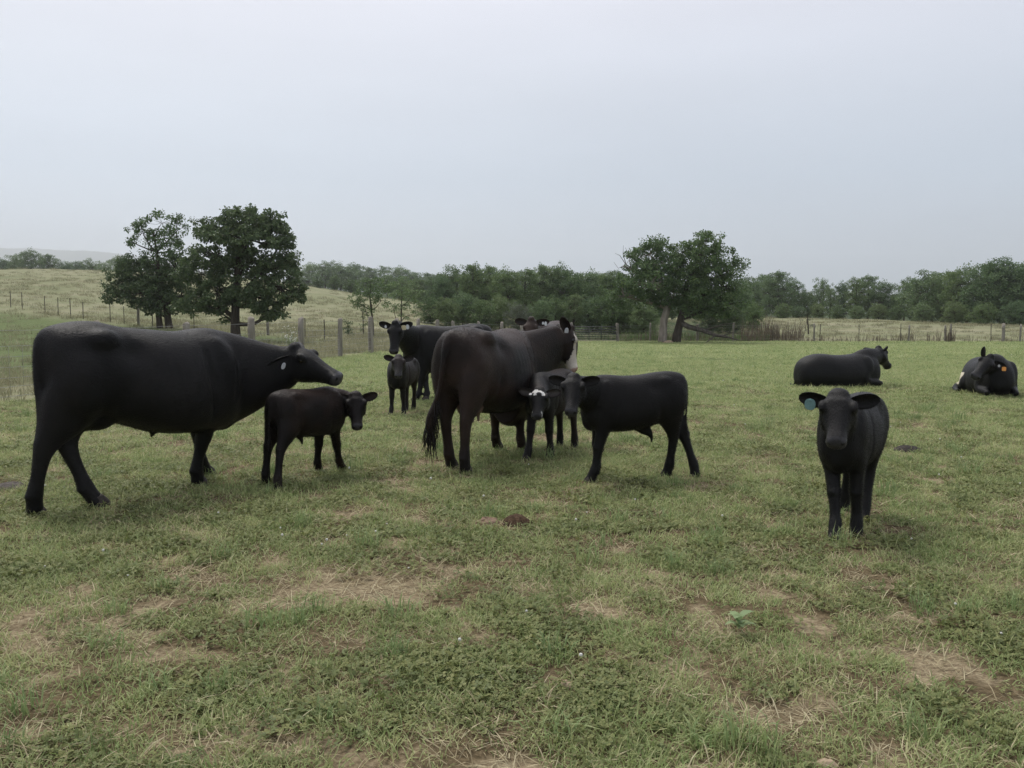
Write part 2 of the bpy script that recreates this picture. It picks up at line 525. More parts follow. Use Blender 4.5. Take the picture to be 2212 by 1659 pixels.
# ------------------------------------------------------------------ cattle
def coat_material():
    m, t, out = new_mat('cattle_coat')
    at = N(t, 'ShaderNodeAttribute'); at.attribute_name = 'coat'
    wt = N(t, 'ShaderNodeAttribute'); wt.attribute_name = 'wet'
    tc = N(t, 'ShaderNodeTexCoord')
    mp = N(t, 'ShaderNodeMapping'); mp.inputs['Scale'].default_value = (0.22, 1.1, 0.5)
    t.links.new(tc.outputs['Object'], mp.inputs[0])
    n1 = noisen(t, 130, 3, 0.7, mp.outputs[0])
    n2 = noisen(t, 5, 4, 0.55, tc.outputs['Object'])
    f1 = N(t, 'ShaderNodeMapRange'); f1.inputs['To Min'].default_value = 0.55; f1.inputs['To Max'].default_value = 1.5
    t.links.new(n2.outputs['Fac'], f1.inputs['Value'])
    f2 = N(t, 'ShaderNodeMapRange'); f2.inputs['To Min'].default_value = 0.75; f2.inputs['To Max'].default_value = 1.25
    t.links.new(n1.outputs['Fac'], f2.inputs['Value'])
    mu = N(t, 'ShaderNodeMath', operation='MULTIPLY')
    t.links.new(f1.outputs[0], mu.inputs[0]); t.links.new(f2.outputs[0], mu.inputs[1])
    sc_ = N(t, 'ShaderNodeVectorMath', operation='SCALE')
    t.links.new(at.outputs['Color'], sc_.inputs[0]); t.links.new(mu.outputs[0], sc_.inputs['Scale'])
    b = principled(t, 0.6, 0.19)
    t.links.new(sc_.outputs[0], b.inputs['Base Color'])
    rg = N(t, 'ShaderNodeMapRange'); rg.inputs['To Min'].default_value = 0.47; rg.inputs['To Max'].default_value = 0.2
    t.links.new(wt.outputs['Fac'], rg.inputs['Value'])
    t.links.new(rg.outputs[0], b.inputs['Roughness'])
    b.inputs['Sheen Weight'].default_value = 0.02
    b.inputs['Sheen Roughness'].default_value = 0.5
    bp = bumpn(t, n1.outputs['Fac'], 0.8, 0.008)
    bp2 = bumpn(t, n2.outputs['Fac'], 0.25, 0.03)
    t.links.new(bp.outputs[0], bp2.inputs['Normal'])
    t.links.new(bp2.outputs[0], b.inputs['Normal'])
    t.links.new(b.outputs[0], out.inputs[0])
    return m
M_COAT = coat_material()
M_HOOF = simple_mat('hoof_horn', [(0.3, (.02, .018, .016)), (0.7, (.075, .06, .05))], 30, 0.6, 0.3, 0.3, (1, 1, 4))
M_EYE = simple_mat('eye', [(0.4, (.006, .005, .004)), (0.6, (.012, .009, .007))], 5, 0.08, 0.6, 0.0)
def plastic(name, c):
    return simple_mat(name, [(0.35, tuple(k * 0.8 for k in c)), (0.65, c)], 60, 0.45, 0.4, 0.05)
TAGS = {'white': plastic('white_tag', (.72, .74, .78)), 'yellow': plastic('yellow_tag', (.75, .66, .42)),
        'orange': plastic('orange_tag', (.85, .36, .08)), 'blue': plastic('blue_tag', (.17, .30, .31)), 'grey': plastic('grey_tag', (.45, .45, .47))}
M_UDDER = simple_mat('udder_skin', [(0.3, (.13, .085, .07)), (0.7, (.22, .15, .12))], 14, 0.6, 0.3, 0.2)

TRUNK = {   # x, top, bottom, half width
 'adult': [(-.84, 1.23, 1.00, .05), (-.825, 1.29, .88, .14), (-.77, 1.345, .77, .22), (-.62, 1.382, .68, .27), (-.45, 1.388, .62, .295),
           (-.25, 1.36, .55, .33), (-.02, 1.34, .49, .365), (.22, 1.34, .475, .355), (.42, 1.362, .48, .315), (.58, 1.365, .48, .27),
           (.70, 1.32, .49, .23), (.80, 1.22, .54, .18), (.87, 1.08, .66, .10)],
 'calf': [(-.445, .84, .72, .03), (-.435, .875, .64, .085), (-.39, .905, .57, .13), (-.30, .925, .52, .155), (-.18, .925, .475, .165),
          (-.02, .91, .44, .178), (.12, .905, .425, .18), (.24, .915, .425, .168), (.34, .915, .43, .148), (.42, .88, .455, .125), (.47, .81, .50, .095), (.495, .73, .57, .05)],
 'lying': [(-.90, .40, .16, .12), (-.86, .55, .06, .24), (-.75, .66, .0, .34), (-.55, .735, -.03, .40), (-.38, .75, -.04, .42), (-.12, .72, -.05, .45), (.15, .72, -.05, .44),
           (.38, .75, -.04, .39), (.56, .76, -.02, .33), (.72, .70, .03, .28), (.84, .60, .10, .21), (.90, .46, .18, .1)],
}
LEGH = [(-.52, .12, 1.14, .24, .11), (-.57, .15, .98, .25, .135), (-.61, .15, .82, .225, .13), (-.64, .15, .68, .172, .105), (-.675, .15, .575, .115, .072), (-.695, .15, .49, .083, .056),
        (-.69, .15, .40, .061, .05), (-.67, .15, .27, .051, .046), (-.655, .15, .16, .061, .053), (-.63, .15, .085, .057, .052), (-.61, .15, .035, .064, .057), (-.605, .15, .01, .062, .055)]
LEGF = [(.56, .14, 1.05, .20, .09), (.53, .165, .88, .19, .11), (.50, .165, .72, .145, .10), (.495, .16, .58, .10, .078), (.505, .155, .46, .076, .067), (.505, .15, .40, .071, .065),
        (.505, .15, .33, .056, .051), (.50, .15, .22, .048, .045), (.505, .15, .145, .058, .053), (.525, .15, .08, .056, .052), (.54, .15, .035, .062, .056), (.545, .15, .01, .06, .055)]
HEAD = [(-.05, .05, .015, -.09), (0.0, .082, .052, -.13), (.10, .102, .070, -.165), (.22, .115, .076, -.19), (.32, .116, .070, -.195), (.44, .098, .056, -.175),
        (.60, .078, .036, -.140), (.76, .070, .022, -.118), (.87, .076, .016, -.112), (.95, .075, .006, -.106), (.99, .060, -.014, -.095), (1.01, .03, -.035, -.075)]

def ear_mesh(V, F, o, d, nrm, L, W, inner):
    """a cupped leaf-shaped ear: o root, d direction, nrm the way the hollow faces"""
    d = d.normalized(); nrm = (nrm - d * nrm.dot(d)).normalized(); s = d.cross(nrm)
    n, k = 11, 7
    base = len(V)
    for i in range(n):
        t = i / (n - 1)
        wd = W * math.sqrt(max(0.02, 1 - ((t - .56) / (.62 if t < .56 else .455)) ** 2))
        c = o + d * (L * t) - nrm * (0.10 * L * math.sin(math.pi * t * .5) * .6)
        for side in (0, 1):
            for j in range(k):
                a = (j / (k - 1) * 2 - 1)
                if side: a = -a
                ang = a * (1.25 - 0.35 * t)
                cup = (1 - math.cos(ang)) * wd * 0.95
                thick = 0.075 * W + 0.02 * W * (1 - t)
                if t < 0.06: cup *= 0.5
                V.append(c + s * (math.sin(ang) / math.sin(1.25) * wd) + nrm * (cup + (-thick if side else thick * (1 - abs(a)) * .6)))
                inner.append(0.0 if side else (1 - abs(a)) * (1 if 0.1 < t < 0.9 else .3))
    m = 2 * k
    for i in range(n - 1):
        for j in range(m):
            q = (j + 1) % m
            F.append((base + i * m + j, base + i * m + q, base + (i + 1) * m + q, base + (i + 1) * m + j))
    for i, flip in ((0, True), (n - 1, False)):
        r = [base + i * m + j for j in range(m)]
        V.append(sum((V[q] for q in r), Vector()) / m); inner.append(0)
        ci = len(V) - 1
        for j in range(m):
            q = (j + 1) % m
            F.append((ci, r[q], r[j]) if flip else (ci, r[j], r[q]))

def cow(name, label, cat, kind, origin, heading, s, feet=None, poll=None, nose=None, up=None, col=None, voxel=.013,
        ears=None, tags=(), tail=None, udder=False, trunk=None, legs=None, extra=None, hair=0, headk=1.0, neck=None, group=None, girth=1.0, rearlift=0.0, nk=(1.0, 1.0), switch=False, drop=0.0):
    """feet: world points [left hind, right hind, left front, right front]; poll, nose: world points"""
    root = empty(name, (origin[0], origin[1], tz(origin[0], origin[1])), heading)
    tag(root, label, cat, group)
    gz = root.location.z
    Rz = Matrix.Rotation(heading, 3, 'Z')
    Ri = Rz.transposed()
    loc = lambda p: Ri @ (Vector(p) - root.location)
    mb = MB()
    tr = trunk or TRUNK[kind]
    k = s
    adult = kind != 'calf'
    rows = []
    for (x, tp, bt, hw) in tr:
        l = rearlift * max(0, -x) if rearlift else 0
        rows.append((x * k, 0, ((tp + bt) / 2 + l) * k, (tp - bt) / 2 * k, hw * k * girth))
    V, F = loft(rows, n=28, sub=3, egg=0.10, power=2.45, axis=(1, 0, 0))
    mb.add(V, F)
    tr_top = lambda x: float(np.interp(x, [q[0] * k for q in tr], [q[1] * k for q in tr]))
    if adult and kind != 'lying':
        for sy in (-1, 1):
            mb.add(*ellipsoid((-.47 * k, sy * .20 * k, 1.262 * k), (.14 * k, .095 * k, .095 * k)))       # hook bones
            mb.add(*ellipsoid((-.785 * k, sy * .09 * k, 1.22 * k), (.05 * k, .05 * k, .07 * k)))       # pin bones
            mb.add(*ellipsoid((-.60 * k, sy * .18 * k, .98 * k), (.20 * k, .125 * k, .28 * k)))        # thigh
            mb.add(*ellipsoid((.52 * k, sy * .185 * k, .98 * k), (.19 * k, .10 * k, .32 * k), Matrix.Rotation(R(-18), 3, 'Y')))  # shoulder
        mb.add(*ellipsoid((.64 * k, 0, .60 * k), (.15 * k, .12 * k, .14 * k)))                         # brisket
    elif kind == 'calf':
        for sy in (-1, 1):
            mb.add(*ellipsoid((-.30 * k, sy * .09 * k, .70 * k), (.13 * k, .08 * k, .19 * k)))
            mb.add(*ellipsoid((.31 * k, sy * .105 * k, .68 * k), (.11 * k, .06 * k, .20 * k)))
            mb.add(*ellipsoid((-.22 * k, sy * .095 * k, .855 * k), (.08 * k, .05 * k, .05 * k)))
        mb.add(*ellipsoid((.41 * k, 0, .53 * k), (.085 * k, .07 * k, .10 * k)))
    else:
        for sy in (-1, 1):
            mb.add(*ellipsoid((.55 * k, sy * .24 * k, .42 * k), (.18 * k, .12 * k, .28 * k)))
    # legs
    hoofs = []
    if legs is None:
        for li, (tab, sy) in enumerate(((LEGH, 1), (LEGH, -1), (LEGF, 1), (LEGF, -1))):
            rows = np.array(tab)
            if kind == 'calf':
                rows = rows * np.array([.56, .56, .667, .60, .64])
                rows[:, 0] += 0.055 if li < 2 else 0.03
                rows[:, 2] *= 1 + 0.10 * np.sin(np.pi * np.clip(rows[:, 2] / .76, 0, 1))
                rows[:3, 2] -= .03
                rows[:, 1] *= 0.92
                rows[:, 3:] *= 1 + .22 * np.clip((.40 - rows[:, 2]) / .3, 0, 1)[:, None]
            rows = rows * k
            rows[:, 1] *= sy
            ztop = rows[1, 2]
            if feet is not None and feet[li] is not None:
                fl = loc(feet[li])
                w = np.clip(1 - rows[:, 2] / ztop, 0, 1)
                dxf = fl.x - rows[-1, 0]
                rows[:, 0] += dxf * (w ** 1.5 if li < 2 and dxf > 0 else w)
                rows[:, 1] += (fl.y - rows[-1, 1]) * w ** 0.8
                wz = tz(feet[li][0], feet[li][1]) - gz
                rows[:, 2] += wz * w
            V, F = loft(rows, n=14, sub=3)
            mb.add(V, F)
            jk = k * (1 if adult else .68)
            if li < 2: mb.add(*ellipsoid((rows[5, 0] - .035 * jk, rows[5, 1], rows[5, 2] + .03 * jk), (.05 * jk, .042 * jk, .06 * jk)))
            else: mb.add(*ellipsoid((rows[5, 0] + .012 * jk, rows[5, 1], rows[5, 2] + .01 * jk), (.066 * jk, .066 * jk, .06 * jk)))
            mb.add(*ellipsoid((rows[8, 0] - .03 * jk, rows[8, 1], rows[8, 2] - .015 * jk), (.04 * jk, .045 * jk, .035 * jk)))
            hoofs.append((rows[-1], 1.0 if adult else .64))
    else:
        for rows in legs:
            rows = np.array(rows) * k
            V, F = loft(rows, n=14, sub=4, side=(0, 1, 0))
            mb.add(V, F)
    # head
    pl, ns = loc(poll), loc(nose)
    f = (ns - pl).normalized()
    upv = Ri @ (Vector(up) if up is not None else Vector((0, 0, 1)))
    u = (upv - f * upv.dot(f)).normalized()
    sd = u.cross(f)
    L = (ns - pl).length
    hk = (L / .5) * headk if adult else (L / .5) * 1.2 * headk
    rows = []
    for (t, hw, tp, bt) in HEAD:
        if not adult:
            if .05 < t < .3: tp = tp * 1.1
            bt = bt * .9
            hw = hw * float(np.interp(t, [0, .3, .5, .7, .9, 1.1], [1, 1.02, .96, .88, .88, .88]))
        p = pl + f * (t * L) + u * ((tp + bt) / 2 * hk)
        rows.append((*p, (tp - bt) / 2 * hk, hw * hk))
    V, F = loft(rows, side=tuple(sd), n=20, sub=3, egg=-0.02, power=2.2, axis=tuple(f))
    mb.add(V, F)
    hp = lambda t, uu, ss: pl + f * (t * L) + u * (uu * hk) + sd * (ss * hk)
    HR = Matrix((f, sd, u)).transposed()
    for sy in (-1, 1):
        mb.add(*ellipsoid(hp(.27, .035, sy * .10), (.05 * hk, .028 * hk, .034 * hk), HR))                  # brow
        mb.add(*ellipsoid(hp(.90, -.03, sy * (.052 if adult else .038)), (.05 * hk, (.03 if adult else .024) * hk, .035 * hk), HR))                  # nostril wing
        mb.add(*ellipsoid(hp(.24, -.10, sy * .085), (.10 * hk, .035 * hk, .07 * hk), HR))                 # cheek
    if adult: mb.add(*ellipsoid(hp(.0, .05, 0), (.05 * hk, .062 * hk, .05 * hk), HR))
    else: mb.add(*ellipsoid(hp(.04, .035, 0), (.07 * hk, .075 * hk, .05 * hk), HR))
    # neck
    if neck is None:
        if kind == 'lying': a = Vector((.50 * k, 0, .48 * k)); ad = Vector((.30 * k, 0, .20 * k)); r0 = (.26, .22); r1 = (.24, .19)
        elif adult: a = Vector((.50 * k, 0, .96 * k)); ad = Vector((.28 * k, 0, .10 * k)); r0 = (.37, .22); r1 = (.25, .17)
        else: a = Vector((.28 * k, 0, .69 * k)); ad = Vector((.15 * k, 0, .07 * k)); r0 = (.20, .125); r1 = (.15, .10)
    else:
        a, ad, r0, r1 = neck
        a, ad = Vector(a) * k, Vector(ad) * k
    e = hp(.10, -.075, 0)
    ee = hp(.22, -.085, 0)
    back = ((a - e).normalized() * .75 + (-f * .18 - u * .25)).normalized() * (a - e).length * .33
    rr1 = (.125 * hk, .092 * hk)
    rows = []
    for i in range(9):
        t = i / 8
        b0 = a; b1 = a + ad; b2 = e + back; b3 = e
        p = b0 * (1 - t) ** 3 + b1 * 3 * t * (1 - t) ** 2 + b2 * 3 * t * t * (1 - t) + b3 * t ** 3
        q = (1 - t) ** 1.1
        ra = rr1[0] + (r0[0] * k - rr1[0]) * q
        rb = rr1[1] + (r0[1] * k - rr1[1]) * q
        wn = math.sin(math.pi * min(1, t * .62 + .12)) ** 1.2
        ra *= 1 + (nk[0] - 1) * wn; rb *= 1 + (nk[1] - 1) * wn
        p = p - Vector((0, 0, drop * wn))
        rows.append((*p, ra, rb))
    rows.append((*ee, rr1[0] * .8, rr1[1] * .8))
    V, F = loft(rows, side=(0, 1, 0) if abs(sd.y) > .35 else tuple((Vector((0, 1, 0)) + sd * (.8 if sd.y >= 0 else -.8)).normalized()), n=20, sub=3)
    mb.add(V, F)
    # tail
    if tail is None:
        if adult: tail = [(-.72, 0, 1.33, .04), (-.80, 0, 1.30, .04), (-.85, 0, 1.21, .036), (-.87, 0, 1.0, .028), (-.87, 0, .8, .023), (-.865, 0, .66, .027), (-.865, 0, .55, .045), (-.87, 0, .42, .04), (-.87, 0, .33, .012)]
        else: tail = [(-.38, 0, .885, .026), (-.43, 0, .86, .026), (-.46, 0, .78, .021), (-.468, 0, .62, .015), (-.465, 0, .5, .015), (-.465, 0, .44, .022), (-.465, 0, .36, .016), (-.465, 0, .32, .006)]
    rows = [(x * k, y * k, z * k, r * k, r * k) for (x, y, z, r) in tail]
    mb.add(*loft(rows, n=10, sub=3))
    if extra: extra(mb, k)
    # one continuous skin
    me = mb.mesh('body_raw')
    tmp = bpy.data.objects.new('tmp_body', me)
    COL.objects.link(tmp)
    md = tmp.modifiers.new('r', 'REMESH'); md.mode = 'VOXEL'; md.voxel_size = voxel; md.use_smooth_shade = True
    dg = bpy.context.evaluated_depsgraph_get()
    ev = tmp.evaluated_get(dg)
    me2 = bpy.data.meshes.new_from_object(ev, depsgraph=dg)
    bpy.data.objects.remove(tmp); bpy.data.meshes.remove(me)
    nv = len(me2.vertices)
    co = np.empty(nv * 3, np.float32); me2.vertices.foreach_get('co', co); co = co.reshape(-1, 3).astype(float)
    ne = len(me2.edges)
    ed_ = np.empty(ne * 2, np.int32); me2.edges.foreach_get('vertices', ed_); ed_ = ed_.reshape(-1, 2)
    i0 = np.concatenate([ed_[:, 0], ed_[:, 1]]); i1 = np.concatenate([ed_[:, 1], ed_[:, 0]])
    deg = np.bincount(i0, minlength=nv)[:, None].astype(float)
    dh = np.linalg.norm(co - np.array(pl + f * (.45 * L)), axis=1) / L
    wsm = sstep(.62, 1.1, dh) * sstep(.42 if adult else .36, .62 if adult else .5, co[:, 2] / k) if kind != 'lying' else sstep(.62, 1.1, dh)
    heavy = int(round(.085 * k / voxel * (1 if adult else .62))) ** 2 // 2
    light = 5
    for it in range(heavy):
        avg = np.stack([np.bincount(i0, weights=co[i1, q], minlength=nv) for q in range(3)], 1) / deg
        wgt = np.where(it < light, .6, .6 * wsm)[:, None]
        co = co + (avg - co) * wgt
    # hollows and folds of the body
    q = co / k
    sgn = np.sign(q[:, 1]) * sstep(.04, .12, np.abs(q[:, 1]))
    body_m = sstep(.62, .9, dh)
    gs = lambda x0, z0, rx, rz: np.exp(-((q[:, 0] - x0) / rx) ** 2 - ((q[:, 2] - z0) / rz) ** 2)
    if kind == 'adult':
        dy = -.034 * gs(-.27, 1.17, .10, .085) - .012 * gs(-.62, 1.20, .09, .07) - .016 * np.exp(-((q[:, 0] - (.36 - .12 * (q[:, 2] - .9))) / .032) ** 2) * sstep(.55, .7, q[:, 2]) * sstep(1.28, 1.1, q[:, 2])
        dy = dy - .014 * np.exp(-((q[:, 0] - (.66 + .10 * (q[:, 2] - 1))) / .03) ** 2) * sstep(.7, .8, q[:, 2]) * sstep(1.25, 1.1, q[:, 2])
        dy = dy + .0009 * np.sin(q[:, 0] * 6.283 / .085 + q[:, 2] * 3) * sstep(-.22, -.1, q[:, 0]) * sstep(.34, .24, q[:, 0]) * sstep(.62, .75, q[:, 2]) * sstep(1.2, 1.05, q[:, 2])
        dy = dy - .02 * gs(-.36, .80, .05, .14)
        co[:, 1] += dy * sgn * k * body_m
    elif kind == 'calf':
        dy = -.017 * gs(-.12, .80, .06, .05) - .009 * np.exp(-((q[:, 0] - (.20 - .1 * (q[:, 2] - .65))) / .022) ** 2) * sstep(.45, .52, q[:, 2]) * sstep(.86, .78, q[:, 2]) - .012 * gs(-.17, .56, .03, .08)
        co[:, 1] += dy * sgn * k * body_m
    # nostrils
    for sy in (-1, 1):
        c = np.array(hp(.955, -.03, sy * (.046 if adult else .036)))
        d = np.linalg.norm((co - c) * 1.0, axis=1) / (.020 * hk)
        co -= np.outer(np.exp(-d ** 2) * .014 * hk, np.array(f))
    rel = co - np.array(pl)
    hx = rel @ np.array(f) / L; hu = rel @ np.array(u) / hk; hs = rel @ np.array(sd) / hk
    near = (hx > -.05) & (hx < 1.06) & (np.abs(hs) < .16) & (hu > -.24) & (hu < .13)
    c_rgb = col(co / k, hx, hu, hs, near)
    wet = (near & (hx > .90) & (hu > -.09)).astype(float)
    # grey muzzle skin lightened for wet sheen; shade painted into the nostril hollows
    muz = near & (hx > .86)
    c_rgb = np.where(wet[:, None] > 0, np.where(c_rgb.max(1, keepdims=True) > .2, c_rgb, np.array([.035, .034, .036])), c_rgb)
    nd = np.minimum(np.linalg.norm(co - np.array(hp(.955, -.03, .046 if adult else .036)), axis=1), np.linalg.norm(co - np.array(hp(.955, -.03, -.046 if adult else -.036)), axis=1)) / (.019 * hk)
    c_rgb = np.where((nd < 1)[:, None], np.array([.006, .0055, .0055]), c_rgb)
    # ears
    EV, EF, inner = [], [], []
    earpos = []
    ed = ears or {}
    for sy in (1, -1):
        e_ = ed.get(sy, {})
        dv = e_.get('dir', (-.22, -.12, 1.0)); nv_ = e_.get('face', (.8, -.35, .25))
        sk = e_.get('k', 1.0)
        d = (f * dv[0] + u * dv[1] + sd * dv[2] * sy).normalized()
        nn = f * nv_[0] + u * nv_[1] + sd * nv_[2] * sy
        Le = (.205 if adult else .19) * hk * sk; We = (.062 if adult else .058) * hk * sk
        o_ = hp(.055, -.012, sy * .072)
        ear_mesh(EV, EF, o_, d, nn, Le, We, inner)
        earpos.append((o_, d, (nn - d * nn.dot(d)).normalized(), Le, We))
    bvh_v = np.concatenate([co, np.array([tuple(p) for p in EV])]).astype(np.float32)
    polys = [tuple(p.vertices) for p in me2.polygons] + [tuple(i + nv for i in q) for q in EF]
    me3 = bpy.data.meshes.new(name + '_body')
    me3.from_pydata([tuple(p) for p in bvh_v], [], polys)
    me3.polygons.foreach_set('use_smooth', [True] * len(me3.polygons))
    inner = np.array(inner)
    ec = np.array([tuple(p) for p in EV])
    base_e = col(ec / k, np.full(len(ec), -1.0), np.zeros(len(ec)), np.zeros(len(ec)), np.zeros(len(ec), bool), )
    ein = np.array(ed.get('inner', (.014, .012, .0115)))
    base_e = base_e * (1 - inner[:, None]) + ein * inner[:, None]
    cc = np.concatenate([c_rgb, base_e]); ww = np.concatenate([wet, np.zeros(len(ec))])
    a_ = me3.attributes.new('coat', 'FLOAT_COLOR', 'POINT'); a_.data.foreach_set('color', np.concatenate([cc, np.ones((len(cc), 1))], 1).astype(np.float32).ravel())
    a_ = me3.attributes.new('wet', 'FLOAT', 'POINT'); a_.data.foreach_set('value', ww.astype(np.float32))
    me3.update()
    bpy.data.meshes.remove(me2)
    body = link('body', me3, root, (M_COAT,))
    # eyes
    for sy in (-1, 1):
        e_ = MB(); e_.add(*ellipsoid(hp(.285, .012, sy * .107), (.027 * hk, .016 * hk, .022 * hk), HR, 10, 7)); e_.obj('eye', M_EYE, body)
    # hooves, two claws each
    for (r_, hs_) in hoofs:
        h = MB()
        q = k * hs_
        for sy in (-1, 1):
            x0, y0, z0 = r_[0], r_[1] + sy * .026 * q, r_[2]
            h.add(*loft([(x0 - .012 * q, y0, z0 + .075 * q, .03 * q, .018 * q), (x0 + .0 * q, y0, z0 + .045 * q, .046 * q, .024 * q), (x0 + .012 * q, y0 + sy * .003 * q, z0 + .012 * q, .060 * q, .029 * q), (x0 + .016 * q, y0 + sy * .004 * q, z0 - .012 * q, .066 * q, .031 * q)], n=10, sub=2))
        h.obj('hoof', M_HOOF, root)
    if udder:
        um = MB()
        um.add(*ellipsoid((-.42 * k, 0, .60 * k), (.17 * k, .13 * k, .12 * k)))
        for (dx, dy) in ((.06, .06), (.06, -.06), (-.06, .06), (-.06, -.06)):
            um.add(*loft([((-.42 + dx) * k, dy * k, .53 * k, .02 * k, .02 * k), ((-.42 + dx) * k, dy * k, .48 * k, .014 * k, .014 * k), ((-.42 + dx) * k, dy * k, .445 * k, .009 * k, .009 * k)], n=8, sub=2))
        um.obj('udder', M_UDDER, root)
    if switch:                                                    # long loose hair at the end of the tail
        sw = MB(); r_ = random.Random(6)
        for i in range(150):
            tq = r_.uniform(.55, .92)
            j = int(tq * (len(tail) - 1)); a0 = Vector(tail[j][:3]).lerp(Vector(tail[min(j + 1, len(tail) - 1)][:3]), tq * (len(tail) - 1) - j) * k
            ln = r_.uniform(.12, .30) * k
            w_ = Vector((r_.uniform(-.05, .04), r_.uniform(-.06, .06), 0))
            p0 = a0 + w_ * .5 * k; p1 = p0 + w_ * .5 + Vector((0, 0, -ln * .5)); p2 = p1 + Vector((r_.uniform(-.03, .03), r_.uniform(-.03, .03), -ln * .5))
            sw.tube([p0, p1, p2], [.004, .004, .0012], 4)
        sm = sw.mesh('tail_switch'); sm.materials.append(M_COAT)
        n_ = len(sm.vertices)
        a_ = sm.attributes.new('coat', 'FLOAT_COLOR', 'POINT'); a_.data.foreach_set('color', np.tile([.011, .0085, .0075, 1], n_).astype(np.float32))
        link('tail_switch', sm, root)
    # ear tags: a thin plate with a button, hung in the hollow of the ear
    for (sy, colr, shape, along) in tags:
        o_, d, nn, Le, We = earpos[0 if sy == 1 else 1]
        z = Ri @ Vector((0, 0, 1))
        c = o_ + d * (Le * along) + nn * (We * .62)
        dn = (-z - nn * (-z).dot(nn)).normalized()
        sx = dn.cross(nn)
        T = Matrix((sx, dn, nn)).transposed()
        tm = MB()
        hw, hl = shape
        ang = [2 * math.pi * i / 16 for i in range(16)]
        pr = 2.0 if hw / hl < .99 or hw < .02 else 2.0
        pw = 4.0 if len(colr) > 5 else 2.4
        ring = [(math.copysign(abs(math.cos(a)) ** (2 / pw), math.cos(a)) * hw, math.copysign(abs(math.sin(a)) ** (2 / pw), math.sin(a)) * hl + hl * .75) for a in ang]
        Vt = [c + T @ Vector((x, y, .0015)) for x, y in ring] + [c + T @ Vector((x, y, -.0015)) for x, y in ring]
        n_ = len(ring)
        Ft = [tuple(range(n_))[::-1], tuple(range(n_, 2 * n_))] + [(i, (i + 1) % n_, n_ + (i + 1) % n_, n_ + i) for i in range(n_)]
        tm.add(Vt, Ft)
        tm.add(*ellipsoid(c, (.011, .011, .006), T, 8, 5))
        tm.obj('ear_tag', TAGS[colr], body, smooth=False)
    # short standing hair that softens the outline
    if hair:
        me3.calc_loop_triangles()
        nt_ = len(me3.loop_triangles)
        ti = np.empty(nt_ * 3, np.int32); me3.loop_triangles.foreach_get('vertices', ti); ti = ti.reshape(-1, 3)
        Vv = bvh_v.astype(float)
        A, B, C = Vv[ti[:, 0]], Vv[ti[:, 1]], Vv[ti[:, 2]]
        nr = np.cross(B - A, C - A); ar = np.linalg.norm(nr, axis=1); nr = nr / (ar[:, None] + 1e-12)
        rg = np.random.default_rng(len(label))
        pick = rg.choice(nt_, hair, p=ar / ar.sum())
        r1 = np.sqrt(rg.random(hair)); r2 = rg.random(hair)
        pt = A[pick] * (1 - r1)[:, None] + B[pick] * (r1 * (1 - r2))[:, None] + C[pick] * (r1 * r2)[:, None]
        nn = nr[pick]
        flow = np.array([-.75, 0, -.65]) + rg.normal(0, .28, (hair, 3))
        dirv = nn * rg.uniform(.25, .75, hair)[:, None] + flow
        dirv /= np.linalg.norm(dirv, axis=1)[:, None]
        ln = rg.uniform(.008, .019, hair) * (k if adult else 1.05)
        sidev = np.cross(dirv, nn); sidev /= np.linalg.norm(sidev, axis=1)[:, None] + 1e-9
        wd = .0013
        muzzle = ((pt - np.array(pl)) @ np.array(f)) / L > .80
        ln = np.where(muzzle & (np.linalg.norm(pt - np.array(pl), axis=1) < 1.1 * L), ln * .25, ln)
        HV = np.stack([pt - sidev * wd, pt + sidev * wd, pt + dirv * ln[:, None]], 1).reshape(-1, 3)
        HF = np.arange(hair * 3).reshape(-1, 3)
        hm_ = mesh_np('hair', HV, HF, True)
        hm_.normals_split_custom_set_from_vertices(np.repeat(nn, 3, axis=0).astype(np.float32))
        vc = cc[ti[pick, 0]]
        hc = np.repeat(vc * rg.uniform(.8, 1.2, hair)[:, None], 3, axis=0)
        a_ = hm_.attributes.new('coat', 'FLOAT_COLOR', 'POINT'); a_.data.foreach_set('color', np.concatenate([hc, np.ones((len(hc), 1))], 1).astype(np.float32).ravel())
        ho = link('hair', hm_, body, (M_COAT,))
        ho['kind'] = 'stuff'
    return root

BLACK = np.array([.0072, .0070, .0073])
def coat(base=BLACK, brown=None, amount=0.0, seed=1, patch=None, face=None, leg=None):
    def fn(p, hx, hu, hs, near):
        n = len(p)
        c = np.tile(np.asarray(base, float) * .54, (n, 1))
        if brown is not None:
            w = fbm(p[:, 0] * 2.2 + seed * 9, p[:, 2] * 2.2 + p[:, 1] * 1.3, seed, 4)
            w = np.clip(sstep(.3, .7, w) * amount * 1.6, 0, 1)
            if patch is not None: w = np.clip(w + patch(p), 0, 1)
            c = c * (1 - w[:, None]) + np.asarray(brown) * .8 * w[:, None]
        if leg is not None:
            w = sstep(leg[0], leg[1], p[:, 2]) * 1.0
            c = c * (w[:, None]) + np.asarray(base) * .75 * (1 - w[:, None])
        if face is not None: c = face(c, p, hx, hu, hs, near)
        return c
    return fn
WHITE = np.array([.52, .47, .40])

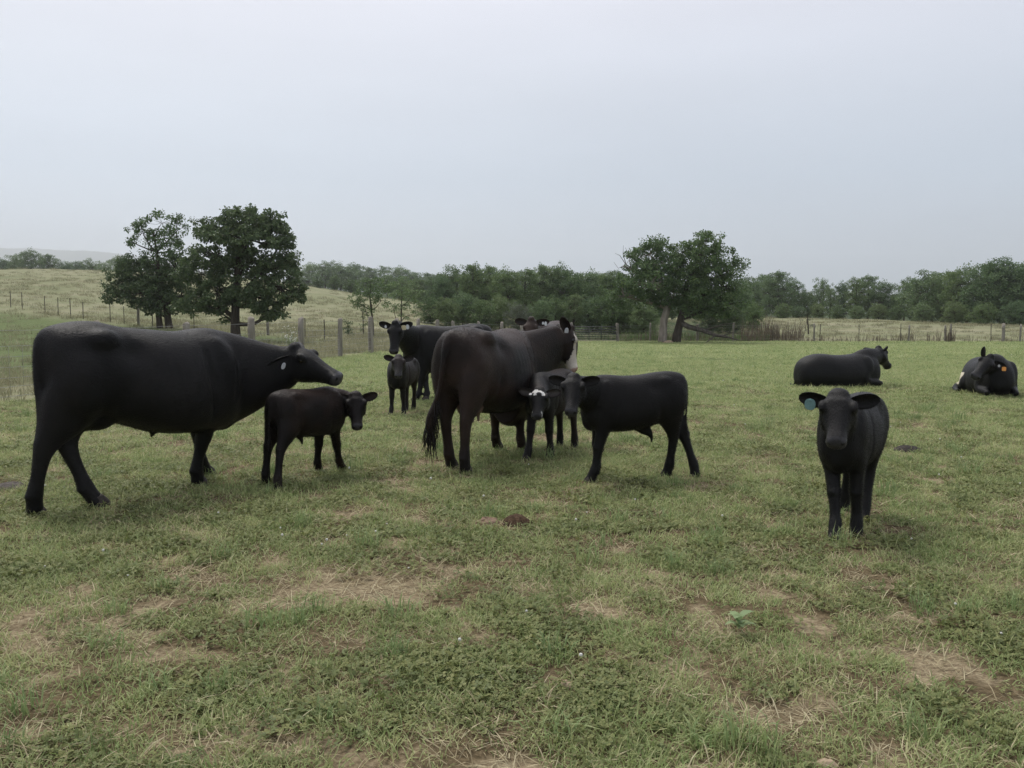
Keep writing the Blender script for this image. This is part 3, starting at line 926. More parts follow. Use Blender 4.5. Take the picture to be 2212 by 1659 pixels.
# 1: big black cow licking the calf
h1 = R(53)
feet1 = [G(214, 1093), G(74, 1113), G(447, 1026), G(427, 1047)]
cow('cow', 'large black cow on the left stretching its neck to lick the brown calf', 'cow', 'adult', (-2.98, 6.80), h1, 1.02, trunk=[(x if x < .3 else .3 + (x - .3) * .86, a + (.025 if x < -.3 else -.012 if x > .2 else .008), b + float(np.interp(x, [-.9, -.5, -.25, 0, .3], [.02, .07, .055, .03, 0])), c) for x, a, b, c in TRUNK['adult']],
    feet=feet1, poll=P(634, 763, 7.66), nose=P(738, 811, 7.55), up=(-.1, -.12, 1), col=coat(brown=(.015, .0135, .0135), amount=.5, seed=3), voxel=.0125,
    ears={1: {'dir': (-.75, .0, .75), 'face': (.2, -.2, 1)}, -1: {'dir': (-.38, -.42, .95), 'face': (.5, -.25, .9), 'k': 1.0}}, tags=[(-1, 'white', (.022, .032), .45)],
    tail=[(-.70, 0, 1.33, .045), (-.79, 0, 1.315, .045), (-.845, -.01, 1.23, .04), (-.87, -.02, 1.05, .03), (-.87, -.02, .85, .025), (-.865, -.02, .7, .026), (-.86, -.02, .58, .042), (-.86, -.02, .44, .035), (-.86, -.02, .34, .01)],
    hair=70000, neck=((.50, 0, .90), (.34, 0, .02), (.43, .23), (.2, .2)), nk=(1.22, 1.04),
    extra=lambda mb, k: (mb.add(*ellipsoid((-.44 * k, 0, .66 * k), (.15 * k, .12 * k, .09 * k))), mb.add(*loft([(.02 * k, 0, .53 * k, .05 * k, .03 * k), (.0, 0, .485 * k, .02 * k, .016 * k), (-.005 * k, 0, .455 * k, .008 * k, .008 * k)], n=8))), headk=1.1)

# 2: brown calf being licked
cow('calf', 'small dark brown calf standing under the chin of the black cow', 'calf', 'calf', (-1.86, 7.42), R(58), .905,
    feet=[G(575, 1046), G(600, 1060), G(688, 1016), G(740, 1014)], poll=P(768, 856, 7.75), nose=P(772, 922, 7.52), headk=.95,
    col=coat((.0125, .0095, .0085), (.032, .0185, .0135), .75, 5), voxel=.0085,
    ears={1: {'dir': (-.1, .28, 1), 'face': (.7, .6, .1)}, -1: {'dir': (-.1, .25, 1), 'face': (.8, .5, .1)}, 'inner': (.03, .02, .017)}, hair=40000,
    extra=lambda mb, k: mb.add(*loft([(-.10 * k, 0, .46 * k, .04 * k, .03 * k), (-.06 * k, 0, .41 * k, .025 * k, .02 * k), (-.05 * k, 0, .35 * k, .008 * k, .008 * k)], n=8)))

# 3: black cow at the back with two tags
cow('cow', 'black cow at the back facing the camera, yellow and white tags in its ear', 'cow', 'adult', (-1.15, 15.15), R(205), .985,
    feet=[None, None, G(897, 866), G(920, 866)], poll=P(855, 700, 13.95), nose=P(849, 762, 13.72), col=coat(brown=(.012, .0105, .0105), amount=.3, seed=8), voxel=.016,
    ears={1: {'dir': (-.15, .12, 1), 'face': (.6, .7, .1)}, -1: {'dir': (-.15, .15, 1), 'face': (.6, .7, .1)}}, tags=[(1, 'yellow', (.04, .042), .32), (1, 'white', (.028, .042), .62), (-1, 'white', (.018, .026), .42)], hair=25000)

# 4: small black calf facing the camera
cow('calf', 'small black calf facing the camera in front of the tagged black cow', 'calf', 'calf', (-1.68, 12.85), R(-103), .93,
    feet=[G(871, 895), G(843, 896), G(893, 884), None][2:] and [G(893, 884), None, G(872, 895), G(844, 896)], poll=P(861, 773, 12.3), nose=P(860, 812, 12.02), headk=.95,
    col=coat((.009, .0087, .0087), (.022, .014, .011), .5, 11), voxel=.011,
    ears={1: {'dir': (-.1, .10, 1), 'face': (.7, .6, .1)}, -1: {'dir': (-.1, .28, 1), 'face': (.7, .6, .1)}, 'inner': (.02, .016, .015)}, hair=20000)

# 5: brown-black cow with a white face, seen from behind
def white_face(c, p, hx, hu, hs, near):
    lim = np.interp(hx, [.0, .10, .30, .45, .58, .72, 1.05], [.2, .05, .02, .0, -.03, -.10, -.25])
    wv = near & (hu > lim + (fbm(hx * 14, hs * 60, 6, 3) - .5) * .03)
    c = np.where(wv[:, None], WHITE, c)
    pk = near & (hx > .90) & (hu > -.09)
    return np.where(pk[:, None], np.array([.38, .25, .20]), c)
cow('cow', 'dark brown cow with white face standing with its rump to the camera', 'cow', 'adult', (-.245, 8.56), R(66), .995,
    feet=[G(976, 1010), G(1005, 1022), G(1074, 968), G(1128, 970)], poll=P(1224, 711, 9.75), nose=P(1247, 803, 9.72), up=(1, .25, .2),
    col=coat((.0125, .0108, .0102), (.046, .028, .0205), .45, 14, patch=lambda p: .75 * sstep(1.08, 1.36, p[:, 2]) * sstep(-.5, 0.1, p[:, 0]) * sstep(.65, .3, p[:, 0]) + .35 * sstep(.35, .0, np.abs(p[:, 0] + .6)) * sstep(.5, .8, p[:, 2]), face=white_face), voxel=.0125,
    ears={1: {'dir': (-.5, .0, .8), 'face': (.4, .4, .6)}, -1: {'dir': (-.72, -.28, .42), 'face': (-.05, -.35, 1), 'k': .95}}, tags=[(-1, 'white', (.024, .045), .30)],
    tail=[(-.70, 0, 1.33, .05), (-.79, .01, 1.31, .05), (-.85, .03, 1.22, .046), (-.885, .05, 1.05, .035), (-.89, .08, .85, .028), (-.89, .12, .7, .032), (-.89, .16, .58, .05), (-.89, .19, .47, .05), (-.885, .18, .36, .03), (-.885, .165, .27, .008)],
    hair=70000, udder=True, girth=1.07, neck=((.50, 0, .87), (.32, 0, -.04), (.43, .23), (.2, .2)), nk=(1.75, 1.2), drop=.105, switch=True,
    extra=lambda mb, k: mb.add(*ellipsoid((.66 * k, 0, .60 * k), (.14 * k, .08 * k, .12 * k))))

# 6: brown cow mostly hidden behind
cow('cow', 'brown cow mostly hidden behind the white faced cow, pale tags in one ear', 'cow', 'adult', (.56, 13.3), R(-112), 1.03,
    poll=P(1149, 693, 12.35), nose=P(1140, 752, 12.1), 
    col=coat((.015, .011, .0095), (.044, .0265, .019), .6, 19, patch=lambda p: .8 * sstep(1.0, 1.2, p[:, 2]) * sstep(.5, -.2, p[:, 0])), voxel=.016,
    ears={1: {'dir': (-.1, .0, 1), 'face': (.6, .7, .0)}, -1: {'dir': (-.1, .12, 1), 'face': (.5, .8, .0)}}, tags=[(1, 'white', (.016, .018), .55), (1, 'white', (.020, .03), .75)], hair=20000)

# 7: calf with white marks on its face
def calf_marks(c, p, hx, hu, hs, near):
    top = near & (hu > .0)
    j = (fbm(hx * 26, hs * 70, 12, 3) - .5)
    c = np.where((near & (hx > .0))[:, None], np.array([.011, .0105, .0105]), c)
    cx, cs = .27, .012
    rr = np.sqrt(((hx - cx) * .5) ** 2 + (hs - cs) ** 2)
    arch = top & (np.abs(rr - .052 + j * .015) < .019) & (hx < .30)
    blob = top & (np.sqrt(((hx - .15) * .5) ** 2 + ((hs + .035) * .8) ** 2) + j * .02 < .034)
    spot = near & (np.sqrt(((hx - .24) * .5) ** 2 + ((hs + .094)) ** 2) + j * .02 < .02)
    rim = near & (((hx > .78) & (hx < .865) & (hu < -.005) & (np.abs(hs) > .052)) | ((hx > .84) & (hx < .96) & (np.abs(hs) > .062)) | ((hx > .80) & (hu < -.092)))
    c = np.where((arch | blob | spot)[:, None], np.array([.72, .70, .66]), c)
    return np.where(rim[:, None], np.array([.5, .49, .48]), c)
cow('calf', 'calf with a white mark on its forehead and pale muzzle ring', 'calf', 'calf', (.44, 8.96), R(-117), .985,
    feet=[G(1241, 967), G(1209, 964), G(1188, 988), G(1137, 992)], poll=P(1166, 846, 8.28), nose=P(1158, 899, 8.06), headk=1.1,
    col=coat((.0105, .0092, .009), (.026, .0165, .0135), .55, 23, face=calf_marks), voxel=.007,
    ears={1: {'dir': (-.1, .10, 1), 'face': (.75, .5, .1)}, -1: {'dir': (-.1, .20, 1), 'face': (.75, .5, .1)}, 'inner': (.09, .08, .078)}, hair=40000)

# 8: black bull calf side on
cow('calf', 'black bull calf standing side on with its head turned to the camera', 'calf', 'calf', (1.13, 7.50), R(192), 1.045,
    feet=[G(1438, 1029), G(1503, 1029), G(1274, 1041), P(1282, 1036, 7.62)], poll=P(1240, 819, 7.05), nose=P(1232, 890, 6.80), headk=.98,
    col=coat((.0078, .0076, .0078), (.012, .0105, .010), .35, 29), voxel=.009, rearlift=.05,
    ears={1: {'dir': (-.1, .10, 1), 'face': (.75, .5, .1)}, -1: {'dir': (-.1, .12, 1), 'face': (.75, .5, .1)}}, hair=55000,
    extra=lambda mb, k: (mb.add(*loft([(-.02 * k, 0, .47 * k, .06 * k, .03 * k), (-.10 * k, 0, .42 * k, .05 * k, .022 * k), (-.14 * k, 0, .37 * k, .022 * k, .015 * k), (-.145 * k, 0, .31 * k, .008 * k, .007 * k)], n=8))))

# 9: black calf on the right walking towards the camera
cow('calf', 'black calf with a blue green ear tag walking towards the camera', 'calf', 'calf', (2.41, 5.80), R(-125), 1.0,
    feet=[G(1863, 1122), P(1822, 1110, 6.25), G(1849, 1158), G(1803, 1166)], poll=P(1812, 860, 5.30), nose=P(1806, 955, 5.06), headk=1.08,
    col=coat((.0095, .0093, .0095), (.0145, .013, .0125), .4, 31), voxel=.008,
    ears={1: {'dir': (-.15, .02, 1), 'face': (.75, .5, .1)}, -1: {'dir': (-.1, .06, 1), 'face': (.75, .5, .1)}, 'inner': (.007, .0065, .0065)}, tags=[(-1, 'blue', (.034, .038), .58)], hair=60000)

# 10 and 11: lying cows
def lying_legs(side, back=1.0):
    y = side
    return [
        [(-.50, .22 * y, .40, .26, .16), (-.25, .36 * y, .30, .20, .14), (-.12, .42 * y, .20, .14, .11), (-.30, .46 * y, .13, .10, .09), (-.55, .50 * y, .10, .065, .06), (-.42, .55 * y, .06, .05, .05), (-.15, .58 * y, .045, .045, .045), (.02, .58 * y, .04, .055, .05)],
        [(.50, .24, .36, .17, .13), (.48, .29, .20, .13, .10), (.58, .30, .12, .085, .075), (.80, .27, .10, .065, .06), (.92, .25, .08, .06, .055), (.84, .25, .045, .04, .04), (.68, .25, .04, .045, .04)],
        [(.50, -.24, .36, .17, .13), (.48, -.29, .20, .13, .10), (.58, -.30, .12, .085, .075), (.80, -.27, .10, .065, .06), (.92, -.25, .08, .06, .055), (.84, -.25, .045, .04, .04), (.68, -.25, .04, .045, .04)],
    ]
TAIL_L = [(-.84, 0, .60, .04), (-.92, 0, .48, .035), (-.96, .05, .25, .028), (-.96, .15, .07, .022), (-.92, .35, .04, .022), (-.86, .5, .035, .035), (-.80, .58, .03, .015)]
p10 = G(1796, 838)
cow('cow', 'black cow lying on the grass with its head turned away to the right', 'cow', 'lying', (p10.x + .26, p10.y + .35), R(10), .96, trunk=[(x * 1.1, a, b, c) for x, a, b, c in TRUNK['lying']],
    legs=lying_legs(1), poll=P(1897, 756, p10.y + .72), nose=P(1919, 790, p10.y + 1.02), up=(-.2, .1, 1), col=coat(brown=(.012, .0115, .0115), amount=.3, seed=37), voxel=.016,
    ears={1: {'dir': (-.5, .2, .8), 'face': (.5, .2, .5)}, -1: {'dir': (-.35, .25, .8), 'face': (.6, .2, .5), 'k': .62}}, tail=TAIL_L, hair=20000,
    neck=((.50, 0, .48), (.26, 0, .22), (.30, .24), (.2, .16)))
p11 = G(2165, 856)
def flank_patch(c, p, hx, hu, hs, near):
    j = fbm(p[:, 0] * 8, p[:, 2] * 8, 3, 3) - .5
    wv = (p[:, 1] < -.30) & (p[:, 0] > -.42 + j * .1) & (p[:, 0] < -.14 + j * .1) & (p[:, 2] > .17 + j * .08) & (p[:, 2] < .42)
    c = np.where(wv[:, None], np.array([.60, .54, .40]), c)
    return c
cow('cow', 'black cow lying at the right edge with an orange ear tag', 'cow', 'lying', (p11.x + .10, p11.y + .62), R(-106), .95,
    legs=lying_legs(-1), poll=P(2138, 775, p11.y - .15), nose=P(2107, 812, p11.y - .45), up=(.2, -.6, .9), col=coat(brown=(.011, .0105, .011), amount=.3, seed=41, face=flank_patch), voxel=.016,
    ears={1: {'dir': (-.25, -.12, 1), 'face': (.6, .6, .1)}, -1: {'dir': (-.2, .8, .45), 'face': (.7, .1, .6), 'k': .9}}, tags=[(1, 'orange', (.036, .04), .78), (1, 'grey', (.02, .022), .40)], tail=[(a, -b, c, d) for a, b, c, d in TAIL_L], hair=20000,
    neck=((.46, 0, .50), (.30, 0, .22), (.26, .22), (.2, .17)))
# ------------------------------------------------------------------ trees and shrubs
M_BARK = simple_mat('bark', [(0.3, (.035, .028, .022)), (0.6, (.075, .062, .05)), (0.8, (.12, .105, .09))], 9, 0.95, 0.1, 0.8, (1, 1, .25), 0.05)
M_PALEBARK = simple_mat('pale_bark', [(0.25, (0.102, 0.082, 0.066)), (0.5, (0.271, 0.232, 0.196)), (0.75, (0.385, 0.336, 0.291))], 5, 0.95, 0.1, 0.8, (1, 1, .2), 0.05)
M_DEADWOOD = simple_mat('dead_wood', [(0.3, (.06, .05, .042)), (0.7, (.16, .14, .12))], 9, 0.95, 0.1, 0.6, (1, 1, .3), 0.03)
LEAF = {
 'dark': leaf_mat('leaves_dark', [(0.0, (0.049, 0.081, 0.041)), (0.5, (0.094, 0.137, 0.064)), (1.0, (0.161, 0.208, 0.090))]),
 'mid': leaf_mat('leaves_mid', [(0.0, (0.060, 0.103, 0.043)), (0.5, (0.116, 0.181, 0.070)), (1.0, (0.211, 0.276, 0.100))], nscale=.5),
 'light': leaf_mat('leaves_light', [(0.0, (0.083, 0.133, 0.052)), (0.5, (0.149, 0.209, 0.083)), (1.0, (0.238, 0.278, 0.122))], nscale=.5),
 'grey': leaf_mat('leaves_grey_green', [(0.0, (0.067, 0.086, 0.055)), (0.5, (0.122, 0.147, 0.098)), (1.0, (0.208, 0.226, 0.159))], nscale=.5),
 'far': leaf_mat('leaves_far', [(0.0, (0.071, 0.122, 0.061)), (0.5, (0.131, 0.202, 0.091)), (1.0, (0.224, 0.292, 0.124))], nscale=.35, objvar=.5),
}
def leaf_cloud(rg, centers, radii, per, size, flat=.6, droop=.25):
    """leaf-sized folded diamonds gathered in clumps"""
    n = len(centers) * per
    ci = np.repeat(np.arange(len(centers)), per)
    g = rg.normal(0, 1, (n, 3)); g /= np.linalg.norm(g, axis=1)[:, None] + 1e-9
    r = rg.random(n) ** .45
    off = g * r[:, None] * radii[ci][:, None]
    off[:, 2] *= flat
    p = centers[ci] + off
    d = rg.normal(0, 1, (n, 3)) + g * .6; d[:, 2] -= droop * 2
    d /= np.linalg.norm(d, axis=1)[:, None]
    up = np.array([0, 0, 1]) + rg.normal(0, .55, (n, 3))
    s = np.cross(d, up); s /= np.linalg.norm(s, axis=1)[:, None] + 1e-9
    nn = np.cross(s, d)
    L = size * rg.uniform(.6, 1.3, n)[:, None]; W = L * .33
    a = p; b = p + d * L * .5 + s * W + nn * W * .35; c = p + d * L; e = p + d * L * .5 - s * W + nn * W * .35
    V = np.stack([a, b, c, e], 1).reshape(-1, 3)
    i = np.arange(n) * 4
    F = np.concatenate([np.stack([i, i + 1, i + 2], 1), np.stack([i, i + 2, i + 3], 1)])
    return V, F
def make_tree(seed, lobes, trunks, clumps=26, per=55, leaf=.11, clump_r=.42, mat='mid', bark=None, flat=.6, droop=.25, twigs=True, shell=.55, wood=None):
    """lobes: (x, y, z, rx, ry, rz, density); trunks: lists of (x, y, z, r) whose last point feeds the lobes nearest to it.
       returns (trunk mesh, crown mesh)"""
    rg = np.random.default_rng(seed)
    mb = MB()
    tips = []
    for tr in trunks:
        pts = crom(np.array(tr), 3)
        mb.tube([p[:3] for p in pts], [p[3] for p in pts], 8)
        tips.append(tr)
    cen = []; rad = []
    for (x, y, z, rx, ry, rz, dn) in lobes:
        c = np.array([x, y, z])
        # limb from the nearest suitable trunk point
        best = None
        for tr in tips:
            for (tx_, ty_, tz_, r_) in tr[1:]:
                q = np.array([tx_, ty_, tz_])
                dd = np.linalg.norm(q - c) + (2.5 if tz_ > z - .1 * rz else 0)
                if best is None or dd < best[0]: best = (dd, q, r_)
        q, r0 = best[1], best[2]
        mid = (q + c) / 2 + rg.normal(0, .12, 3) * np.linalg.norm(c - q) * .5 + np.array([0, 0, -.08 * np.linalg.norm(c - q)])
        r0 = min(r0 * .62, .05 + .04 * np.linalg.norm(c - q))
        pts = crom(np.array([q, mid, c]), 4)
        mb.tube(pts, np.linspace(r0, r0 * .4, len(pts)), 6)
        m = max(3, int(clumps * dn * (rx * ry * rz) ** (2 / 3) / 1.2))
        g = rg.normal(0, 1, (m, 3)); g /= np.linalg.norm(g, axis=1)[:, None]
        rr = np.where(rg.random(m) < .24, rg.uniform(1.0, 1.28, m), rg.uniform(shell, 1.0, m) ** .8)
        pc = c + g * rr[:, None] * np.array([rx, ry, rz])
        for k, t in enumerate(pc):
            if twigs and k % 2 == 0:
                mm = c * .45 + t * .55 + rg.normal(0, .08, 3)
                mb.tube([c + (t - c) * .05, mm, t], [r0 * .35, r0 * .22, .008], 4)
        cen.append(pc); rad.append(clump_r * rg.uniform(.6, 1.25, m))
    cen = np.concatenate(cen); rad = np.concatenate(rad)
    V, F = leaf_cloud(rg, cen, rad, per, leaf, flat, droop)
    return mb.mesh('trunk'), mesh_np('crown', V, F, False)
def plant_tree(name, label, loc, meshes, mat, bark=None, rz=0., scale=(1, 1, 1), group=None, cat='tree'):
    o = empty(name, loc, rz)
    o.scale = scale
    tag(o, label, cat, group)
    tm, cm = meshes
    if not tm.materials: tm.materials.append(bark or M_BARK)
    t = bpy.data.objects.new('trunk', tm); COL.objects.link(t); t.parent = o
    c = bpy.data.objects.new('crown', cm); COL.objects.link(c); c.parent = o
    if not cm.materials: cm.materials.append(LEAF[mat])
    return o
def lobes_px(base, lobs, depth_k=.9, seed=0):
    """lobes given as photo position and half size, at the depth of the tree's own base"""
    rg = random.Random(seed)
    out = []
    m = base.y / FPX
    for (u, v, ru, rv, dn) in lobs:
        p = P(u, v, base.y)
        rx, rz = ru * m, rv * m
        out.append((p.x - base.x, rg.uniform(-.5, .5) * rx, p.z - base.z, rx, max(rx, rz) * depth_k, rz, dn))
    return out
def trunk_px(base, pts):
    m = base.y / FPX
    return [((u - pts[0][0]) * m + (P(pts[0][0], pts[0][1], base.y).x - base.x), 0, P(u, v, base.y).z - base.z, r) for (u, v, r) in pts]

# --- the dark tree and its thin neighbours on the left
b1 = G(510, 735)
lb = lobes_px(b1, [(545, 478, 62, 26, 1.1), (478, 497, 46, 26, 1.0), (598, 505, 36, 30, 1.0), (545, 520, 80, 24, .75), (625, 560, 18, 30, .9), (470, 550, 55, 22, .8), (590, 572, 48, 20, .75),
                   (520, 575, 60, 30, .85), (430, 590, 46, 30, 1.0), (610, 622, 46, 32, .9), (470, 630, 55, 34, .9), (555, 640, 55, 28, .9), (425, 655, 34, 24, .9), (590, 672, 34, 18, .9), (640, 640, 22, 16, .7), (480, 680, 26, 14, .5)], seed=4)
tr = [trunk_px(b1, [(510, 738, .30), (509, 700, .24), (511, 660, .21), (514, 610, .18), (522, 555, .13), (535, 500, .07)]),
      trunk_px(b1, [(511, 690, .14), (488, 672, .11), (462, 655, .08), (445, 640, .05)]),
      trunk_px(b1, [(512, 650, .12), (545, 610, .10), (575, 580, .07), (600, 540, .05)])]
plant_tree('broadleaf_tree', 'tall dark dense tree with layered crown, right of the two field trees on the left', b1, make_tree(41, lb, tr, 72, 50, .165, .31, flat=.5, droop=.3), 'dark')
b2 = G(346, 709)
lb = lobes_px(b2, [(350, 482, 44, 24, .55), (310, 503, 36, 26, .45), (385, 500, 22, 34, .55), (345, 525, 46, 26, .5), (290, 490, 22, 20, .35), (330, 555, 30, 16, .5), (278, 520, 14, 22, .35), (372, 540, 24, 24, .6)], seed=9)
tr = [trunk_px(b2, [(346, 711, .22), (344, 680, .18), (346, 640, .16), (347, 590, .13), (344, 545, .09), (338, 500, .05)])]
plant_tree('broadleaf_tree', 'thin tree with sparse airy crown and leaning twigs left of the dark tree', b2, make_tree(43, lb, tr, 48, 34, .15, .30, droop=.5, flat=.9), 'mid')
b3 = G(365, 709)
lb = lobes_px(b3, [(300, 585, 50, 30, 1.0), (350, 600, 50, 34, 1.0), (270, 620, 42, 26, .9), (320, 635, 50, 26, .9), (385, 580, 34, 34, .9), (245, 640, 24, 16, .7), (360, 655, 40, 24, .9), (275, 575, 26, 22, .7), (330, 668, 28, 12, .6), (390, 640, 28, 30, .9)], seed=12)
tr = [trunk_px(b3, [(366, 711, .26), (363, 685, .22), (360, 650, .2), (345, 620, .14), (320, 600, .09)]), trunk_px(b3, [(361, 660, .14), (330, 640, .1), (290, 625, .06)])]
plant_tree('broadleaf_tree', 'low spreading dark tree growing below the thin airy tree', b3, make_tree(47, lb, tr, 60, 50, .16, .32, flat=.6, droop=.35), 'dark')

# --- twin trunk tree on the right
b4 = G(1432, 740)
lb = lobes_px(b4, [(1405, 548, 38, 28, .8), (1420, 530, 20, 18, .6), (1375, 590, 40, 20, .5), (1440, 575, 50, 26, .7), (1360, 560, 20, 20, .25), (1400, 615, 55, 26, .9), (1440, 640, 50, 26, 1.0), (1350, 640, 36, 26, .7)], seed=15)
tr = [trunk_px(b4, [(1430, 742, .34), (1432, 715, .29), (1434, 690, .27), (1440, 665, .25), (1436, 630, .2), (1420, 590, .13), (1408, 560, .07)]),
      trunk_px(b4, [(1438, 640, .13), (1400, 605, .1), (1370, 585, .07), (1345, 575, .04)])]
t4 = plant_tree('broadleaf_tree', 'tree with a pale bare lower trunk beside the metal gate', b4, make_tree(53, lb, tr, 60, 46, .18, .36, flat=.75, droop=.15), 'mid', M_PALEBARK)
b5 = G(1462, 740)
lb = lobes_px(b5, [(1515, 530, 42, 24, .62), (1545, 555, 40, 26, .5), (1500, 560, 46, 26, .62), (1578, 585, 34, 16, .45), (1535, 590, 50, 22, .5), (1490, 600, 50, 24, .85), (1560, 620, 44, 24, .9), (1510, 640, 56, 28, 1.0),
                   (1560, 660, 44, 26, 1.0), (1500, 665, 40, 20, .9), (1475, 545, 24, 22, .7), (1525, 508, 14, 10, .8), (1590, 570, 20, 10, .5)], seed=18)
tr = [trunk_px(b5, [(1460, 742, .36), (1464, 715, .3), (1470, 690, .27), (1478, 655, .22), (1480, 620, .18), (1495, 585, .12), (1512, 545, .07)]),
      trunk_px(b5, [(1480, 640, .14), (1520, 612, .1), (1555, 595, .06)]), trunk_px(b5, [(1478, 640, .1), (1468, 600, .08), (1470, 560, .05)])]
t5 = plant_tree('broadleaf_tree', 'dark trunked tree with the tallest crown in the gate clump', b5, make_tree(59, lb, tr, 56, 46, .18, .36, flat=.75, droop=.15), 'mid')
# dead twigs on the left top of the pale trunk tree
mb = MB()
m4 = b4.y / FPX
def tw(pts, r0):
    q = [Vector((P(u, v, b4.y).x - b4.x, -.2, P(u, v, b4.y).z - b4.z)) for u, v in pts]
    mb.tube(q, np.linspace(r0, .008, len(q)), 5)
tw([(1400, 605), (1370, 585), (1350, 570), (1338, 552), (1328, 548)], .05); tw([(1352, 572), (1345, 550), (1346, 530)], .03); tw([(1362, 580), (1358, 555), (1350, 535)], .03); tw([(1375, 588), (1378, 566), (1368, 550)], .03)
tw([(1345, 575), (1335, 580), (1325, 566)], .02)
db = mb.obj('dead_twigs', M_DEADWOOD, t4)
db['label'] = 'bare dead twigs at the left of the crown'
# fallen limb to the right of the trunks, and a stone at their foot
fb = G(1500, 741)
mb = MB()
def fl(pts, rs):
    q = [Vector((P(u, v, fb.y).x - fb.x, dy, P(u, v, fb.y).z - fb.z)) for u, v, dy in pts]
    mb.tube(q, rs, 8)
fl([(1470, 695, .6), (1490, 706, .4), (1520, 714, .2), (1545, 724, 0), (1570, 728, -.1), (1592, 734, -.2)], [.2, .19, .16, .12, .08, .04])
fl([(1520, 714, .2), (1540, 708, .1), (1565, 700, .0), (1590, 698, .0)], [.07, .05, .035, .015])
fl([(1545, 724, 0), (1530, 735, -.3), (1520, 741, -.4)], [.06, .045, .03])
fl([(1560, 726, 0), (1580, 718, -.3), (1600, 722, -.5)], [.05, .03, .012])
fo = mb.obj('fallen_limb', M_DEADWOOD)
fo.location = fb
tag(fo, 'fallen dead limb lying in the weeds right of the twin trunks', 'branch')

# --- prototypes for the tree lines
def blob_lobes(seed, h, wdt, n, z0=.32):
    rg = random.Random(seed); out = []
    for i in range(n):
        z = h * (z0 + (1 - z0 - .08) * (i + .5) / n)
        t = (z / h - z0) / (1 - z0)
        rw = wdt * .5 * math.sqrt(max(.12, 1 - (1.7 * t - .62) ** 2 * .75))
        a = i * 2.4 + rg.random()
        off = rw * rg.uniform(.25, .62)
        r = rw * rg.uniform(.45, .68)
        out.append((off * math.cos(a), off * math.sin(a), z, r, r, r * rg.uniform(.55, .85), rg.uniform(.75, 1.1)))
    out.append((0, 0, h * .9, wdt * .17, wdt * .17, h * .09, .9))
    return out
def proto(seed, h, wdt, n, z0, clumps, per, leaf, cr, flat=.7):
    tr = [[(0, 0, -.3, h * .026), (0, 0, h * .2, h * .021), (.1, .05, h * .45, h * .016), (.05, -.05, h * .7, h * .008), (0, 0, h * .86, h * .004)]]
    return make_tree(seed, blob_lobes(seed, h, wdt, n, z0), tr, clumps, per, leaf, cr, flat=flat, droop=.15)
PROTO = [proto(101, 9, 7.5, 13, .16, 11, 44, .24, .62), proto(102, 10, 7, 14, .14, 11, 44, .24, .62), proto(103, 8, 8.5, 13, .12, 11, 44, .24, .66),
         proto(104, 10, 5.5, 13, .12, 12, 40, .22, .55), proto(105, 7.5, 7, 12, .06, 12, 44, .22, .6), proto(106, 9, 8, 12, .25, 8, 36, .24, .6)]
PH = [9, 10, 8, 10, 7.5, 9]
PMAT = ['mid', 'far']
PM2 = {}
def line_tree(u, vtop, d, pi, wide, label, group, mat='far', rz=0.0, base_v=None, name='broadleaf_tree'):
    if base_v is not None:
        b = G(u, base_v); d = b.y
    x = (u - CW) / FPX * d
    b = on(x, d, -.1)
    top = P(u, vtop, d).z
    h = top - b.z
    sc_ = h / PH[pi]
    key = (pi, mat)
    if key not in PM2:
        t_, c_ = PROTO[pi]
        c2 = c_.copy(); c2.materials.clear(); c2.materials.append(LEAF[mat])
        PM2[key] = (t_, c2)
    return plant_tree(name, label, b, PM2[key], mat, rz=rz, scale=(sc_ * wide, sc_ * wide, sc_), group=group)
ORD = ['first', 'second', 'third', 'fourth', 'fifth', 'sixth', 'seventh', 'eighth', 'ninth', 'tenth', 'eleventh', 'twelfth', 'thirteenth', 'fourteenth', 'fifteenth', 'sixteenth', 'seventeenth', 'eighteenth', 'nineteenth', 'twentieth', 'twenty-first', 'twenty-second', 'twenty-third', 'twenty-fourth']
rt = random.Random(77)
# left horizon, beyond the dry hill
L1 = [(12, 560, 205, 0, 1.0), (45, 552, 215, 2, .9), (75, 541, 200, 0, 1.0), (112, 549, 205, 1, 1.1), (145, 563, 210, 4, 1.2), (172, 566, 215, 2, 1.1), (200, 561, 205, 5, 1.1), (232, 566, 215, 4, 1.2), (262, 556, 225, 0, 1.0)]
for i, (u, v, d, pi, wd) in enumerate(L1):
    line_tree(u, v, d, pi, wd, ORD[i] + ' tree from the left in the hazy row beyond the dry hill', 'hazy trees beyond the dry hill', 'far', rt.random() * 6)
# far wooded slope behind the middle, left part
L2 = [(640, 578, 260, 1), (672, 571, 250, 0), (705, 565, 235, 5), (738, 573, 245, 2), (770, 571, 270, 0), (800, 578, 255, 1), (832, 572, 275, 3), (862, 578, 265, 0), (893, 588, 250, 2), (925, 590, 270, 1), (955, 592, 280, 0), (990, 596, 290, 2),
      (1030, 594, 290, 1), (1080, 590, 285, 0), (1130, 588, 280, 2), (1190, 592, 280, 1), (1250, 596, 280, 0), (1305, 592, 280, 2)]
for i, (u, v, d, pi) in enumerate(L2):
    line_tree(u, v, d, pi, 1.5, ORD[i] + ' tree from the left in the blue green wood behind the middle thicket', 'trees of the far wood behind the thicket', 'far', rt.random() * 6)
# second row, right of the dry hill
L3 = [(690, 602, 150, 4, 1.4), (725, 596, 155, 0, 1.3), (760, 604, 150, 2, 1.3), (798, 600, 145, 0, 1.1), (838, 598, 150, 5, 1.1), (872, 606, 150, 2, 1.2), (905, 603, 140, 0, 1.2), (940, 600, 140, 2, 1.1)]
for i, (u, v, d, pi, wd) in enumerate(L3):
    line_tree(u, v, d, pi, wd, ORD[i] + ' tree from the left along the right foot of the dry hill', 'trees at the foot of the dry hill', 'light' if i in (6,) else 'mid', rt.random() * 6)
